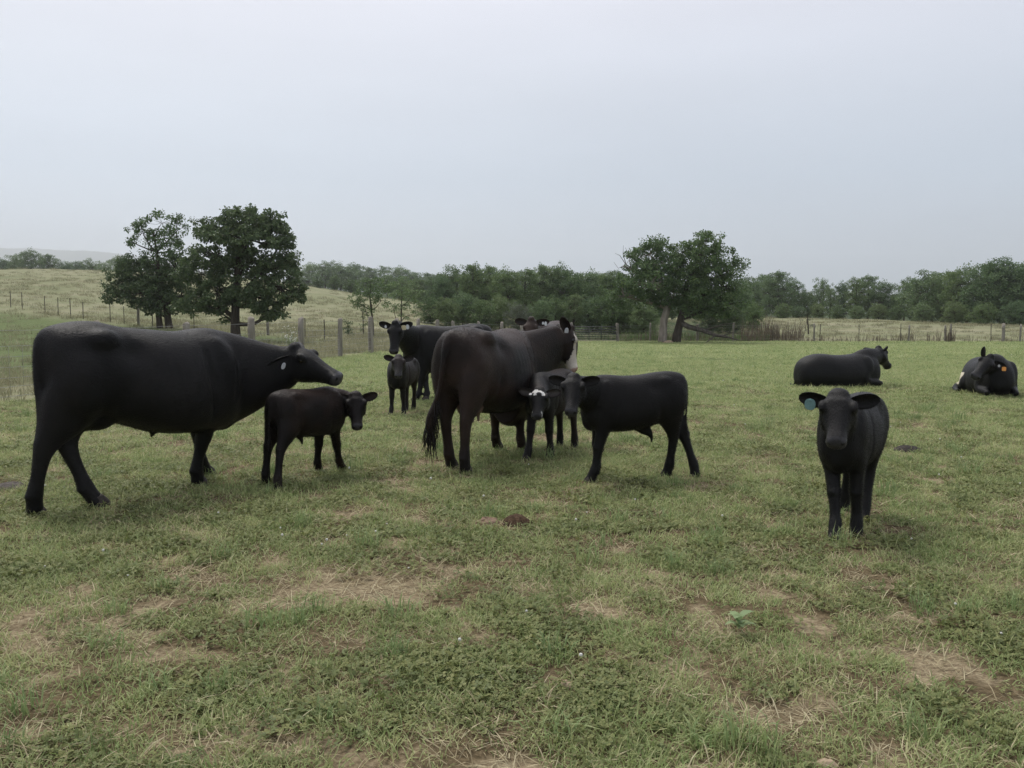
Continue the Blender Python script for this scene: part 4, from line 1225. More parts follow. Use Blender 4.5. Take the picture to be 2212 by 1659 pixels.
# the thicket in the middle, two depths
L4 = [(955, 598, 92, 0, .95), (985, 577, 95, 5, .95), (1022, 570, 92, 1, 1.0), (1058, 574, 95, 1, .95), (1095, 583, 90, 0, 1.0), (1135, 576, 92, 3, 1.2), (1172, 572, 95, 1, 1.0), (1205, 575, 95, 0, 1.0), (1240, 590, 92, 2, 1.0), (1275, 588, 95, 0, 1.0), (1310, 584, 92, 3, 1.1), (1340, 590, 92, 2, 1.0)]
for i, (u, v, d, pi, wd) in enumerate(L4):
    line_tree(u, v, d, pi, wd, ORD[i] + ' tall tree from the left in the thicket behind the gate', 'tall trees of the thicket', 'mid' if i % 3 else 'far', rt.random() * 6)
L5 = [(930, 640, 76, 4, 1.0), (965, 645, 74, 2, 1.0), (1000, 632, 76, 4, 1.1), (1040, 648, 74, 2, 1.0), (1080, 640, 76, 4, 1.0), (1165, 650, 74, 2, .9), (1200, 640, 76, 4, 1.0), (1240, 632, 75, 3, 1.1), (1280, 640, 76, 4, 1.0), (1320, 628, 74, 2, .9), (1355, 645, 74, 4, 1.0), (1390, 655, 72, 2, .9),
      (1530, 660, 72, 4, .9), (1575, 655, 72, 2, .9), (1600, 625, 84, 0, .9), (1625, 655, 76, 4, .8)]
for i, (u, v, d, pi, wd) in enumerate(L5):
    line_tree(u, v, d, pi, wd, ORD[i] + ' low bushy tree from the left in front of the thicket', 'low bushy trees in front of the thicket', ('mid', 'light', 'far')[i % 3] if i not in (12, 13) else 'dark', rt.random() * 6)
for i, (u, v, d, pi, wd) in enumerate([(1415, 650, 100, 2, 1.1), (1450, 640, 105, 0, 1.0), (1485, 650, 100, 2, 1.1), (1520, 640, 108, 0, 1.0), (1560, 645, 104, 2, 1.1)]):
    line_tree(u, v, d, pi, wd, ORD[i] + ' tree from the left half hidden behind the twin trunk trees', 'trees behind the twin trunks', 'mid' if i % 2 else 'far', rt.random() * 6)
line_tree(1122, 655, 72, 4, .95, 'pale grey green willow like bush in the middle of the thicket', None, 'grey', 1.0, name='bush')
# tree line on the right beyond the field
L6 = [(1610, 600, 140, 0, 1.0), (1640, 596, 135, 2, 1.0), (1678, 586, 128, 1, 1.15), (1712, 608, 132, 0, .9), (1742, 632, 135, 2, 1.0), (1775, 604, 130, 5, .75), (1790, 618, 125, 3, .9), (1818, 612, 130, 0, .8), (1845, 596, 125, 3, 1.1), (1872, 595, 128, 1, 1.0), (1905, 610, 125, 0, .9), (1930, 638, 128, 2, .9),
      (1950, 603, 122, 5, .7), (1975, 606, 118, 0, 1.0), (2010, 588, 112, 2, 1.1), (2045, 586, 110, 1, 1.0), (2085, 578, 105, 0, 1.15), (2130, 566, 100, 1, 1.1), (2170, 563, 100, 2, 1.1), (2215, 568, 98, 0, 1.1), (2265, 566, 98, 1, 1.1), (2320, 570, 98, 0, 1.1)]
for i, (u, v, d, pi, wd) in enumerate(L6):
    line_tree(u, v, d, pi, wd, ORD[i] + ' tree from the left in the tree line beyond the right hand field', 'trees beyond the right hand field', 'far' if i % 4 else 'mid', rt.random() * 6)
L7 = [(1690, 655, 122, 4, 1.1), (1725, 660, 122, 4, 1.1), (1765, 655, 120, 4, 1.0), (1805, 658, 118, 4, 1.0), (1850, 660, 116, 4, 1.1), (1895, 655, 114, 4, 1.1), (1935, 660, 112, 4, 1.0), (1990, 655, 106, 4, 1.1), (2060, 650, 100, 4, 1.1), (2120, 655, 94, 4, 1.1), (2190, 650, 92, 4, 1.1)]
for i, (u, v, d, pi, wd) in enumerate(L7):
    line_tree(u, v, d, pi, wd, ORD[i] + ' low bush from the left along the far edge of the right hand field', 'low bushes along the far field edge', ('mid', 'far', 'light')[i % 3], rt.random() * 6, name='bush')
# small open trees just beyond the left fence
def small_tree(u, base_v, lobs, trunks, label, seed, mat='mid', clumps=60, per=34, leaf=.11, cr=.30):
    b = G(u, base_v)
    lb = lobes_px(b, lobs, seed=seed)
    return plant_tree('young_tree', label, b, make_tree(seed, lb, [trunk_px(b, t) for t in trunks], clumps, per, leaf, cr, flat=.35, droop=.1), mat)
small_tree(805, 728, [(800, 640, 34, 12, .8), (775, 655, 22, 10, .8), (825, 650, 26, 10, .7), (805, 615, 30, 14, .8), (785, 630, 22, 10, .7), (830, 622, 20, 12, .7), (790, 672, 24, 8, .6)],
           [[(806, 732, .07), (806, 700, .06), (803, 670, .05), (800, 640, .03), (803, 610, .015)]], 'small open tree with fan of branches behind the left fence', 201)
small_tree(866, 722, [(862, 640, 30, 12, .8), (885, 655, 28, 10, .8), (870, 615, 26, 14, .8), (895, 630, 24, 12, .7), (850, 665, 22, 8, .7), (885, 680, 24, 8, .5)],
           [[(867, 726, .06), (867, 695, .05), (868, 660, .04), (870, 620, .02)]], 'small open tree right of the fan shaped one behind the left fence', 202, 'far')
small_tree(752, 727, [(752, 706, 12, 12, 1.2), (752, 716, 12, 8, 1.2), (752, 697, 9, 7, 1.0)], [[(752, 730, .04), (752, 715, .03), (752, 700, .02)]], 'small round dark shrub behind the fence left of the fan shaped tree', 203, 'dark', 40, 40, .09, .2)
small_tree(785, 727, [(785, 692, 12, 22, .9), (783, 670, 12, 14, .9)], [[(785, 730, .04), (785, 700, .03), (784, 672, .02)]], 'narrow dark shrub behind the fence between round shrub and fan shaped tree', 204, 'dark', 36, 36, .09, .2)
small_tree(1745, 722, [(1742, 690, 14, 12, .7), (1748, 702, 14, 12, .7), (1738, 676, 8, 8, .5)], [[(1747, 732, .07), (1745, 705, .06), (1742, 680, .03)]], 'stubby dead looking shrub by the fence in front of right field', 205, 'grey', 26, 24, .09, .25)
# ------------------------------------------------------------------ fences and gate
M_POST = simple_mat('weathered_post', [(0.25, (0.101, 0.092, 0.074)), (0.5, (0.230, 0.209, 0.176)), (0.75, (0.365, 0.338, 0.290))], 7, 0.95, 0.1, 0.8, (1, 1, .12), 0.02)
M_WIRE = simple_mat('galvanised_wire', [(0.3, (.16, .16, .155)), (0.7, (.30, .30, .29))], 4, 0.5, 0.4, 0.0)
M_TPOST = simple_mat('steel_post', [(0.3, (.035, .03, .026)), (0.7, (.085, .07, .055))], 6, 0.75, 0.3, 0.2)
M_GATE = simple_mat('gate_steel', [(0.3, (0.032, 0.032, 0.033)), (0.7, (0.077, 0.077, 0.077))], 5, 0.6, 0.4, 0.1)
rf = random.Random(5)
def post_mesh(r, h, seed):
    rg = random.Random(seed)
    n = 10
    rows = []
    for i in range(6):
        t = i / 5
        q = r * (1.04 - .10 * t) * rg.uniform(.95, 1.05)
        rows.append((rg.uniform(-.01, .01), rg.uniform(-.01, .01), -.25 + (h + .25) * t, q, q))
    rows.append((0, 0, h + .012, r * .8, r * .8))
    V, F = loft(rows, n=n, sub=0)
    for i in range(len(V)):                                   # weathered, out-of-round wood
        a = math.atan2(V[i][1], V[i][0])
        kf = 1 + .05 * math.sin(3 * a + seed) + .04 * math.sin(5 * a + seed * 2)
        V[i] = (V[i][0] * kf, V[i][1] * kf, V[i][2])
    b = MB(); b.add(V, F)
    me = b.mesh('post'); me.materials.append(M_POST)
    return me
POSTS = [post_mesh(.095, 1.36, 1), post_mesh(.085, 1.34, 2), post_mesh(.10, 1.38, 3)]
THIN = [post_mesh(.065, 1.33, 4), post_mesh(.07, 1.36, 6)]
def tpost_mesh(h):
    b = MB(); b.box((0, 0, h / 2 - .2), (.022, .006, h / 2 + .2)); b.box((0, .02, h / 2 - .2), (.006, .018, h / 2 + .195))
    me = b.mesh('post', False); me.materials.append(M_TPOST); return me
TP = tpost_mesh(1.35)
def put_post(me, root, p, s=(1, 1, 1), tilt=.02):
    o = bpy.data.objects.new('post', me); COL.objects.link(o); o.parent = root
    o.location = Vector(p) - root.location
    o.rotation_euler = (rf.uniform(-tilt, tilt), rf.uniform(-tilt, tilt), rf.random() * 6)
    o.scale = s
    return o
def wires(root, pts, heights, r, grid=None):
    pts = [Vector(p) for p in pts]
    for hh in heights:
        m = MB()
        for a, b in zip(pts[:-1], pts[1:]):
            q = []
            for i in range(4):
                t = i / 3
                p = a.lerp(b, t)
                q.append(p - root.location + Vector((0, -.09, hh - .012 * math.sin(math.pi * t) + rf.uniform(-.006, .006))))
            m.tube(q, [r] * 4, 4)
        m.obj('wire', M_WIRE, root)
    if grid:
        m = MB()
        for a, b in zip(pts[:-1], pts[1:]):
            n = int((b - a).length / grid)
            for i in range(1, n):
                p = a.lerp(b, i / n) - root.location + Vector((0, -.09, 0))
                m.tube([p + Vector((0, 0, heights[0])), p + Vector((0, 0, heights[-2]))], [r * .7] * 2, 4)
        o = m.obj('wire_mesh', M_WIRE, root); o['kind'] = 'stuff'
pl_ = [on(*p) for p in LEFT_POSTS]
fr = empty('wire_fence', pl_[0])
tag(fr, 'woven wire fence on grey wooden posts running back on the left', 'fence')
for i, p in enumerate(pl_):
    put_post(POSTS[i % 3], fr, p, (1, 1, rf.uniform(.97, 1.03)))
wires(fr, pl_, [.12, .28, .44, .62, .80, .98, 1.26], .0035, .30)
# right fence
rp_ = [(1334, 0), (1404, 1), (1506, 0), (1583, 1), (1668, 2), (1758, 1), (1770, 2), (1855, 2), (1944, 2), (1962, 1), (2040, 1), (2053, 1), (2139, 2), (2166, 0), (2202, 1), (2260, 2), (2330, 0), (2420, 2)]
rpts = []
for u, kd in rp_:
    x = (u - CW) / FPX * 63
    y = float(np.interp(x, [p[0] for p in RIGHT_PTS], [p[1] for p in RIGHT_PTS]))
    rpts.append((on((u - CW) / FPX * y, y), kd))
fr2 = empty('wire_fence', rpts[0][0])
tag(fr2, 'wire fence with wooden and thin steel posts along the far side of the pasture', 'fence')
for p, kd in rpts:
    put_post((POSTS[0], THIN[rf.randrange(2)], TP)[kd], fr2, p, (1.25 if kd == 0 else 1, 1.25 if kd == 0 else 1, rf.uniform(.93, 1.05)), .03)
wires(fr2, [p for p, k_ in rpts], [.2, .5, .8, 1.1, 1.22], .0045, None)
# steel post fence at the foot of the dry hill
tp = [(-60, 652), (-20, 658), (23, 664), (49, 668), (98, 676), (126, 681), (153, 685), (180, 689), (238, 696), (269, 700), (299, 703), (330, 706), (420, 713), (500, 719), (579, 724), (659, 733), (701, 737)]
tpp = [G(u, v) for u, v in tp]
fr3 = empty('wire_fence', tpp[0])
tag(fr3, 'distant thin steel post fence crossing the foot of the dry hill', 'fence')
for (u, v), p in zip(tp, tpp):
    if u in (299, 579): put_post(THIN[0], fr3, p, (1.3, 1.3, .9))
    else: put_post(TP, fr3, p, (1, 1, rf.uniform(.85, 1.0)))
wires(fr3, tpp, [.3, .6, .9, 1.1], .003, None)
# gate
ga, gb = on(*GATE_A), on(*GATE_B)
gt = empty('metal_gate', ga)
tag(gt, 'dark metal tube gate closed in the far fence', 'gate')
dv = gb - ga
a_, b_ = dv * .03 , dv * .97
for i, z in enumerate((.14, .28, .42, .57, .74, .92, 1.12)):
    m = MB(); m.tube([a_ + Vector((0, 0, z)), (a_ + b_) / 2 + Vector((0, 0, z - .006)), b_ + Vector((0, 0, z))], [.034] * 3, 8); m.obj('bar', M_GATE, gt)
for t in (0, .36, .64, 1):
    p = a_.lerp(b_, t); m = MB(); m.tube([p + Vector((0, -.03, .11)), p + Vector((0, -.03, 1.15))], [.04 if t in (0, 1) else .026] * 2, 8); m.obj('upright', M_GATE, gt)

# ------------------------------------------------------------------ things lying in the grass
def mound(name, label, cat, uv, rx, ry, h, mat, seed, lump=.25, layers=0):
    p = G(*uv)
    n, k = 26, 9
    V = []
    for i in range(k + 1):
        t = i / k
        for j in range(n):
            a = 2 * math.pi * j / n
            o = 1 + lump * (float(vnoise(np.array([math.cos(a) * 1.7 + seed]), np.array([math.sin(a) * 1.7]), seed)[0]) - .5) * 2
            r = t * o
            zz = h * (1 - t ** 2.4) * (1 + .5 * (float(fbm(np.array([math.cos(a) * t * 3 + seed]), np.array([math.sin(a) * t * 3]), seed + 3, 3)[0]) - .5))
            if layers: zz += .25 * h * math.sin(t * layers * 3.1 + a)
            V.append((rx * r * math.cos(a), ry * r * math.sin(a), zz - (.02 if i == k else 0)))
    F = [(i * n + j, i * n + (j + 1) % n, (i + 1) * n + (j + 1) % n, (i + 1) * n + j) for i in range(k) for j in range(n)]
    F = [f[::-1] for f in F]
    V.append((0, 0, -.03)); c = len(V) - 1
    F += [(c, k * n + j, k * n + (j + 1) % n) for j in range(n)]
    b = MB(); b.add(V, F)
    o = b.obj(name, mat)
    o.location = (p.x, p.y, tz(p.x, p.y) - .004)
    tag(o, label, cat)
    return o
M_DUNG = simple_mat('dark_dung', [(0.3, (.012, .009, .007)), (0.6, (.03, .022, .016)), (0.8, (.07, .05, .035))], 30, 0.75, 0.3, 1.0, bdist=.02)
M_DUNG2 = simple_mat('brown_dung', [(0.25, (.02, .013, .009)), (0.5, (.07, .043, .026)), (0.8, (.14, .09, .055))], 34, 0.9, 0.15, 1.0, bdist=.02)
M_DUNG3 = simple_mat('grey_dung', [(0.3, (.07, .062, .055)), (0.7, (.17, .15, .135))], 26, 0.95, 0.1, 1.0, bdist=.02)
M_DUNG4 = simple_mat('dried_dung', [(0.25, (.13, .085, .06)), (0.5, (.25, .175, .125)), (0.8, (.34, .25, .19))], 22, 0.95, 0.08, 1.0, (1, 3, 1), .02)
M_STONE = simple_mat('tan_stone', [(0.25, (.24, .175, .115)), (0.6, (.42, .33, .23)), (0.85, (.52, .43, .32))], 12, 0.9, 0.15, 0.5, bdist=.01)
mound('cow_pat', 'dark fresh cow pat in the grass right of the walking black calf', 'cow pat', (1960, 973), .175, .15, .06, M_DUNG, 3)
mound('cow_pat', 'dark brown cow pat beside the dried tan one in the middle foreground', 'cow pat', (1117, 1132), .115, .095, .07, M_DUNG2, 5)
mound('cow_pat', 'dried tan layered cow pat in the middle foreground', 'cow pat', (1052, 1129), .10, .10, .035, M_DUNG4, 7, .3, 4)
mound('cow_pat', 'grey brown dried cow pat at the left edge behind the big cow', 'cow pat', (20, 1053), .15, .11, .05, M_DUNG3, 9)
mound('stone', 'flat tan stone at the bottom edge right of the middle', 'stone', (1785, 1652), .042, .028, .022, M_STONE, 11, .2)
mound('stone', 'pale round flat stone among clover low in the middle', 'stone', (1223, 1480), .048, .04, .018, M_STONE, 13, .25)
mound('stone', 'small tan stone on the grass below the brown calf', 'stone', (764, 1064), .035, .022, .018, M_STONE, 15, .3)
mound('stone', 'pale stone at the foot of the twin trunk trees', 'stone', (1445, 741), .38, .3, .22, M_STONE, 17, .3)

# ------------------------------------------------------------------ weeds
M_WEED = leaf_mat('weed_leaf', [(0.0, (0.144, 0.216, 0.096)), (0.5, (0.240, 0.324, 0.154)), (1.0, (0.384, 0.454, 0.211))])
M_STALK = leaf_mat('dry_stalk', [(0.0, (.10, .078, .055)), (0.5, (.19, .15, .105)), (1.0, (.31, .26, .18))], trans=.1)
M_PETAL = simple_mat('white_petals', [(0.3, (.55, .54, .47)), (0.7, (.75, .74, .66))], 20, .8, .2, 0)
wp = G(1595, 1372)
wr = empty('leafy_weed', wp)
tag(wr, 'single pale green broad leaved weed in the right foreground', 'weed')
def leaf_shape(L, W, curl):
    V = []; F = []
    n = 6
    for i in range(n + 1):
        t = i / n
        ww = W * math.sin(math.pi * min(1, t * .93 + .05)) ** .8
        z = curl * (t - 1.15 * t * t) * L
        for q, dz in ((-1, .12), (0, 0), (1, .12)):
            V.append((L * t, q * ww, z + dz * ww * abs(q) + .0))
    for i in range(n):
        for j in range(2):
            F.append((i * 3 + j, i * 3 + j + 1, (i + 1) * 3 + j + 1, (i + 1) * 3 + j))
    b = MB(); b.add(V, F); return b.mesh('leaf')
lm = leaf_shape(.085, .02, .7); lm.materials.append(M_WEED)
for i in range(10):
    o = bpy.data.objects.new('leaf', lm); COL.objects.link(o); o.parent = wr
    o.rotation_euler = (0, -rf.uniform(.05, .6), i * 2.4); o.scale = [rf.uniform(.6, 1.1)] * 3; o.location = (0, 0, .03 + .005 * i)
# white flowering weed by the fence
fp = G(628, 770)
fw = empty('flowering_weed', fp)
tag(fw, 'tall airy weed with tiny white flowers by the left fence posts', 'weed')
st = MB(); rg_ = random.Random(8); heads = []
for i in range(16):
    a = rg_.random() * 6.3; sp = rg_.uniform(.1, .5); hh = rg_.uniform(.6, 1.2)
    q = [Vector((0, 0, 0)), Vector((math.cos(a) * sp * .3, math.sin(a) * sp * .3, hh * .5)), Vector((math.cos(a) * sp, math.sin(a) * sp, hh))]
    st.tube(q, [.007, .005, .003], 4)
    for k in range(4):
        b0 = q[1].lerp(q[2], rg_.uniform(.2, 1)); e0 = b0 + Vector((rg_.uniform(-.12, .12), rg_.uniform(-.12, .12), rg_.uniform(.03, .14)))
        st.tube([b0, e0], [.003, .002], 3); heads.append(e0)
st.obj('stem', M_WEED, fw)
fm = MB(); fm.add(*ellipsoid((0, 0, 0), (.018, .018, .012), None, 6, 4)); fme = fm.mesh('flower'); fme.materials.append(M_PETAL)
for e0 in heads:
    o = bpy.data.objects.new('flower', fme); COL.objects.link(o); o.parent = fw; o.location = e0; o.scale = [rg_.uniform(.7, 1.5)] * 3
# tall dry weeds along the far fence: nobody could count the stalks
def stalk_field(name, label, spans, mat, seed):
    rg = np.random.default_rng(seed)
    VV = []; FF = []; base = 0
    for (u0, u1, n, h0, h1, dy0, dy1) in spans:
        u = rg.uniform(u0, u1, n)
        d = 62.7 + rg.uniform(dy0, dy1, n)
        x = (u - CW) / FPX * d
        clump = vnoise(x * 1.3, d * 1.3, seed)
        h = (h0 + (h1 - h0) * rg.random(n) ** 1.6) * (.4 + 1.1 * clump)
        z = terrain(x, d)
        lean = rg.normal(0, .13, (n, 2)) * h[:, None]
        wv = rg.uniform(.005, .014, n)
        th = rg.uniform(0, math.pi, n)
        sx, sy = np.cos(th) * wv, np.sin(th) * wv
        p0 = np.stack([x - sx, d - sy, z - .02], 1); p1 = np.stack([x + sx, d + sy, z - .02], 1)
        q0 = np.stack([x - sx * 1.6 + lean[:, 0] * .6, d - sy * 1.6 + lean[:, 1] * .6, z + h * .65], 1); q1 = np.stack([x + sx * 1.6 + lean[:, 0] * .6, d + sy * 1.6 + lean[:, 1] * .6, z + h * .65], 1)
        tt = np.stack([x + lean[:, 0], d + lean[:, 1], z + h], 1)
        V = np.stack([p0, p1, q0, q1, tt], 1).reshape(-1, 3)
        i = np.arange(n) * 5 + base
        FF += [np.stack([i, i + 1, i + 3], 1), np.stack([i, i + 3, i + 2], 1), np.stack([i + 2, i + 3, i + 4], 1)]
        VV.append(V); base += n * 5
    o = link(name, mesh_np(name, np.concatenate(VV), np.concatenate(FF), False), None, (mat,))
    o['kind'] = 'stuff'; o['label'] = label; o['category'] = 'weeds'
stalk_field('dry_weeds', 'tall brown dry weeds along the far fence', [(1338, 1640, 900, .2, .85, .2, 2.5), (1600, 1735, 900, .5, 1.7, .2, 3), (1735, 1800, 120, .15, .6, 0, 2), (1845, 1905, 70, .2, .8, .1, 1.5), (1905, 1975, 120, .3, 1.0, .1, 1.5), (2000, 2030, 60, .3, 1.0, .1, 1.5), (2040, 2062, 110, .5, 1.3, .1, .8), (2075, 2300, 160, .1, .5, .1, 1.5), (1780, 1860, 80, .1, .5, 0, 2)], M_STALK, 3)
stalk_field('green_weeds', 'green weeds growing among the dry stalks by the fence', [(1338, 1660, 2600, .25, .7, .4, 3), (1245, 1335, 400, .2, .6, 1.5, 3)], LEAF['mid'], 5)

# ------------------------------------------------------------------ grass
G_A = leaf_mat('grass_blade', [(0.0, (0.144, 0.204, 0.070)), (0.4, (0.249, 0.327, 0.119)), (0.75, (0.355, 0.415, 0.177)), (1.0, (0.472, 0.481, 0.240))], trans=.35, rough=.6, spec=.3, objvar=.7, nscale=6)
G_T = leaf_mat('tall_grass_blade', [(0.0, (0.154, 0.217, 0.084)), (0.5, (0.246, 0.329, 0.135)), (1.0, (0.355, 0.405, 0.180))], trans=.35, rough=.55, spec=.3, objvar=.4, nscale=6)
G_C = leaf_mat('clover_leaf', [(0.0, (0.102, 0.129, 0.048)), (0.5, (0.164, 0.194, 0.070)), (1.0, (0.251, 0.259, 0.100))], trans=.3, rough=.55, spec=.22, objvar=.6, nscale=6)
G_S = leaf_mat('straw', [(0.0, (0.232, 0.180, 0.110)), (0.5, (0.393, 0.333, 0.207)), (1.0, (0.625, 0.563, 0.371))], trans=.2, rough=.8, spec=.15, objvar=.4, nscale=6)
G_H = leaf_mat('hay_grass', [(0.0, (0.162, 0.179, 0.093)), (0.5, (0.268, 0.263, 0.154)), (1.0, (0.377, 0.341, 0.235))], trans=.3, rough=.8, spec=.15, objvar=.4, nscale=6)
def blades(seed, n, rad, l0, l1, w0, lean0, lean1, curl=.5):
    rg = np.random.default_rng(seed)
    r = rad * np.sqrt(rg.random(n)); a = rg.random(n) * 2 * np.pi
    b = np.stack([r * np.cos(a), r * np.sin(a), np.full(n, -.008)], 1)
    L = rg.uniform(l0, l1, n); th = rg.uniform(lean0, lean1, n); az = rg.random(n) * 2 * np.pi
    d = np.stack([np.sin(th) * np.cos(az), np.sin(th) * np.sin(az), np.cos(th)], 1)
    d2 = d * np.array([1.5, 1.5, 1]) + np.stack([np.cos(az), np.sin(az), -1.1 * np.ones(n)], 1) * curl * rg.random(n)[:, None]
    d2 /= np.linalg.norm(d2, axis=1)[:, None]
    s = np.stack([-np.sin(az), np.cos(az), np.zeros(n)], 1) + rg.normal(0, .3, (n, 3))
    s /= np.linalg.norm(s, axis=1)[:, None]
    W = w0 * rg.uniform(.6, 1.3, n)[:, None]
    m = b + d * (L * .55)[:, None]; t = m + d2 * (L * .45)[:, None]
    t[:, 2] = np.maximum(t[:, 2], .006)
    V = np.stack([b - s * W, b + s * W, m - s * W * .85, m + s * W * .85, t], 1).reshape(-1, 3)
    i = np.arange(n) * 5
    return V, np.concatenate([np.stack([i, i + 1, i + 3], 1), np.stack([i, i + 3, i + 2], 1), np.stack([i + 2, i + 3, i + 4], 1)])
def clover(seed, n, rad, size):
    rg = np.random.default_rng(seed)
    V = []; F = []
    for q in range(n):
        r = rad * math.sqrt(rg.random()); a = rg.random() * 6.283
        c = np.array([r * math.cos(a), r * math.sin(a), rg.uniform(.008, .034)])
        tilt = rg.normal(0, .35, 2); rot = rg.random() * 6.283; sz = size * rg.uniform(.6, 1.2)
        for k in range(3):
            t = rot + k * 2.094
            dx, dy = math.cos(t), math.sin(t)
            i0 = len(V)
            for (al, ac) in ((0, 0), (.45, .42), (.95, .34), (1.05, 0), (.95, -.34), (.45, -.42)):
                px, py = (dx * al - dy * ac) * sz, (dy * al + dx * ac) * sz
                V.append(c + np.array([px, py, px * tilt[0] + py * tilt[1] - .12 * abs(ac) * sz]))
            F += [(i0, i0 + 1, i0 + 2), (i0, i0 + 2, i0 + 3), (i0, i0 + 3, i0 + 4), (i0, i0 + 4, i0 + 5)]
    return np.array(V), np.array(F)
def rosette(seed, n, L):
    rg = np.random.default_rng(seed); V = []; F = []
    for q in range(n):
        a = rg.random() * 6.28; ll = L * rg.uniform(.6, 1.2); el = rg.uniform(.1, .7); i0 = len(V)
        for (t, w_) in ((0, .1), (.35, .2), (.7, .22), (1, .02)):
            zz = math.sin(el) * ll * t * (1.25 - .5 * t)
            for s_ in (-1, 1):
                V.append((math.cos(a) * math.cos(el) * ll * t - math.sin(a) * s_ * w_ * ll, math.sin(a) * math.cos(el) * ll * t + math.cos(a) * s_ * w_ * ll, zz + .004))
        for k in range(3):
            j = i0 + 2 * k; F += [(j, j + 1, j + 3), (j, j + 3, j + 2)]
    return np.array(V), np.array(F)
def proto_col(name, items):
    c = bpy.data.collections.new(name)
    for i, (VF, mat) in enumerate(items):
        me = mesh_np(f'{name}_{i}', VF[0], VF[1], False); me.materials.append(mat)
        o = bpy.data.objects.new(f'{name}_{i:02d}', me); c.objects.link(o)
    return c
def scatter(name, label, cat, coll, pts, rotz, scl, vi):
    n = len(pts)
    me = bpy.data.meshes.new(name)
    me.vertices.add(n); me.vertices.foreach_set('co', pts.astype(np.float32).ravel())
    rot = np.zeros((n, 3), np.float32); rot[:, 2] = rotz
    a = me.attributes.new('rot', 'FLOAT_VECTOR', 'POINT'); a.data.foreach_set('vector', rot.ravel())
    a = me.attributes.new('scl', 'FLOAT_VECTOR', 'POINT'); a.data.foreach_set('vector', scl.astype(np.float32).ravel())
    a = me.attributes.new('vi', 'INT', 'POINT'); a.data.foreach_set('value', vi.astype(np.int32))
    o = bpy.data.objects.new(name, me); COL.objects.link(o)
    ng = bpy.data.node_groups.new(name + '_scatter', 'GeometryNodeTree')
    ng.interface.new_socket('Geometry', in_out='INPUT', socket_type='NodeSocketGeometry')
    ng.interface.new_socket('Geometry', in_out='OUTPUT', socket_type='NodeSocketGeometry')
    gi = ng.nodes.new('NodeGroupInput'); go = ng.nodes.new('NodeGroupOutput')
    io = ng.nodes.new('GeometryNodeInstanceOnPoints'); ci = ng.nodes.new('GeometryNodeCollectionInfo')
    ci.inputs['Collection'].default_value = coll; ci.inputs['Separate Children'].default_value = True; ci.inputs['Reset Children'].default_value = True
    def na(nm, tp):
        x = ng.nodes.new('GeometryNodeInputNamedAttribute'); x.data_type = tp; x.inputs['Name'].default_value = nm; return x.outputs['Attribute']
    ng.links.new(gi.outputs[0], io.inputs['Points']); ng.links.new(ci.outputs[0], io.inputs['Instance'])
    io.inputs['Pick Instance'].default_value = True
    ng.links.new(na('vi', 'INT'), io.inputs['Instance Index']); ng.links.new(na('rot', 'FLOAT_VECTOR'), io.inputs['Rotation']); ng.links.new(na('scl', 'FLOAT_VECTOR'), io.inputs['Scale'])
    ng.links.new(io.outputs[0], go.inputs[0])
    md = o.modifiers.new('scatter', 'NODES'); md.node_group = ng
    o['kind'] = 'stuff'; o['label'] = label; o['category'] = cat
    return o
rg = np.random.default_rng(2024)
def sample(bands):
    X = []; Y = []; S = []
    for (y0, y1, dens, s) in bands:
        hw = .62 * 1.12 * y1 + 2.0
        n = int((y1 - y0) * 2 * hw * dens)
        x = rg.uniform(-hw, hw, n); y = rg.uniform(y0, y1, n)
        k = np.abs(x) < .62 * 1.12 * y + 2.0
        X.append(x[k]); Y.append(y[k]); S.append(np.full(k.sum(), s))
    return np.concatenate(X), np.concatenate(Y), np.concatenate(S)
def inside(x, y):
    k = y < fence_y(x) + .2
    for o in bpy.data.objects:
        if o.get('category') in ('cow pat', 'stone'):
            r_ = max(abs(c[0]) for c in o.bound_box) * .95
            k &= (x - o.location.x) ** 2 + (y - o.location.y) ** 2 > r_ * r_
    return k
def finish(name, label, cat, coll, x, y, s, nvar, zs=(.8, 1.25), zfar=.75):
    n = len(x)
    z = terrain(x, y) + .002
    r = s * rg.uniform(.75, 1.25, n)
    sc3 = np.stack([r, r, np.where(s > 1.2, 1 + (r - 1) * zfar * .6, r) * rg.uniform(zs[0], zs[1], n)], 1)
    return scatter(name, label, cat, coll, np.stack([x, y, z], 1), rg.random(n) * 6.283, sc3, rg.integers(0, nvar, n))
# short turf
cA = proto_col('turf', [(blades(300 + i, 46 + 6 * i, .07 + .012 * i, .02, .05 + .007 * i, .0022, .25, 1.2), G_A) for i in range(6)])
x, y, s = sample([(1.6, 5, 190, .95), (5, 9, 140, 1.1), (9, 16, 75, 1.6), (16, 30, 26, 2.6), (30, 64, 6.5, 4.4)])
b = bare_mask(x, y)
k = inside(x, y) & (rg.random(len(x)) > b * 1.05 - .02) & (rg.random(len(x)) < sstep(.22, .62, fbm(x * 2.3, y * 2.3, 71, 4, .6)) * .95 + .12 + .4 * sstep(9, 20, y))
finish('grass', 'short grazed pasture grass', 'grass', cA, x[k], y[k], s[k], 6)
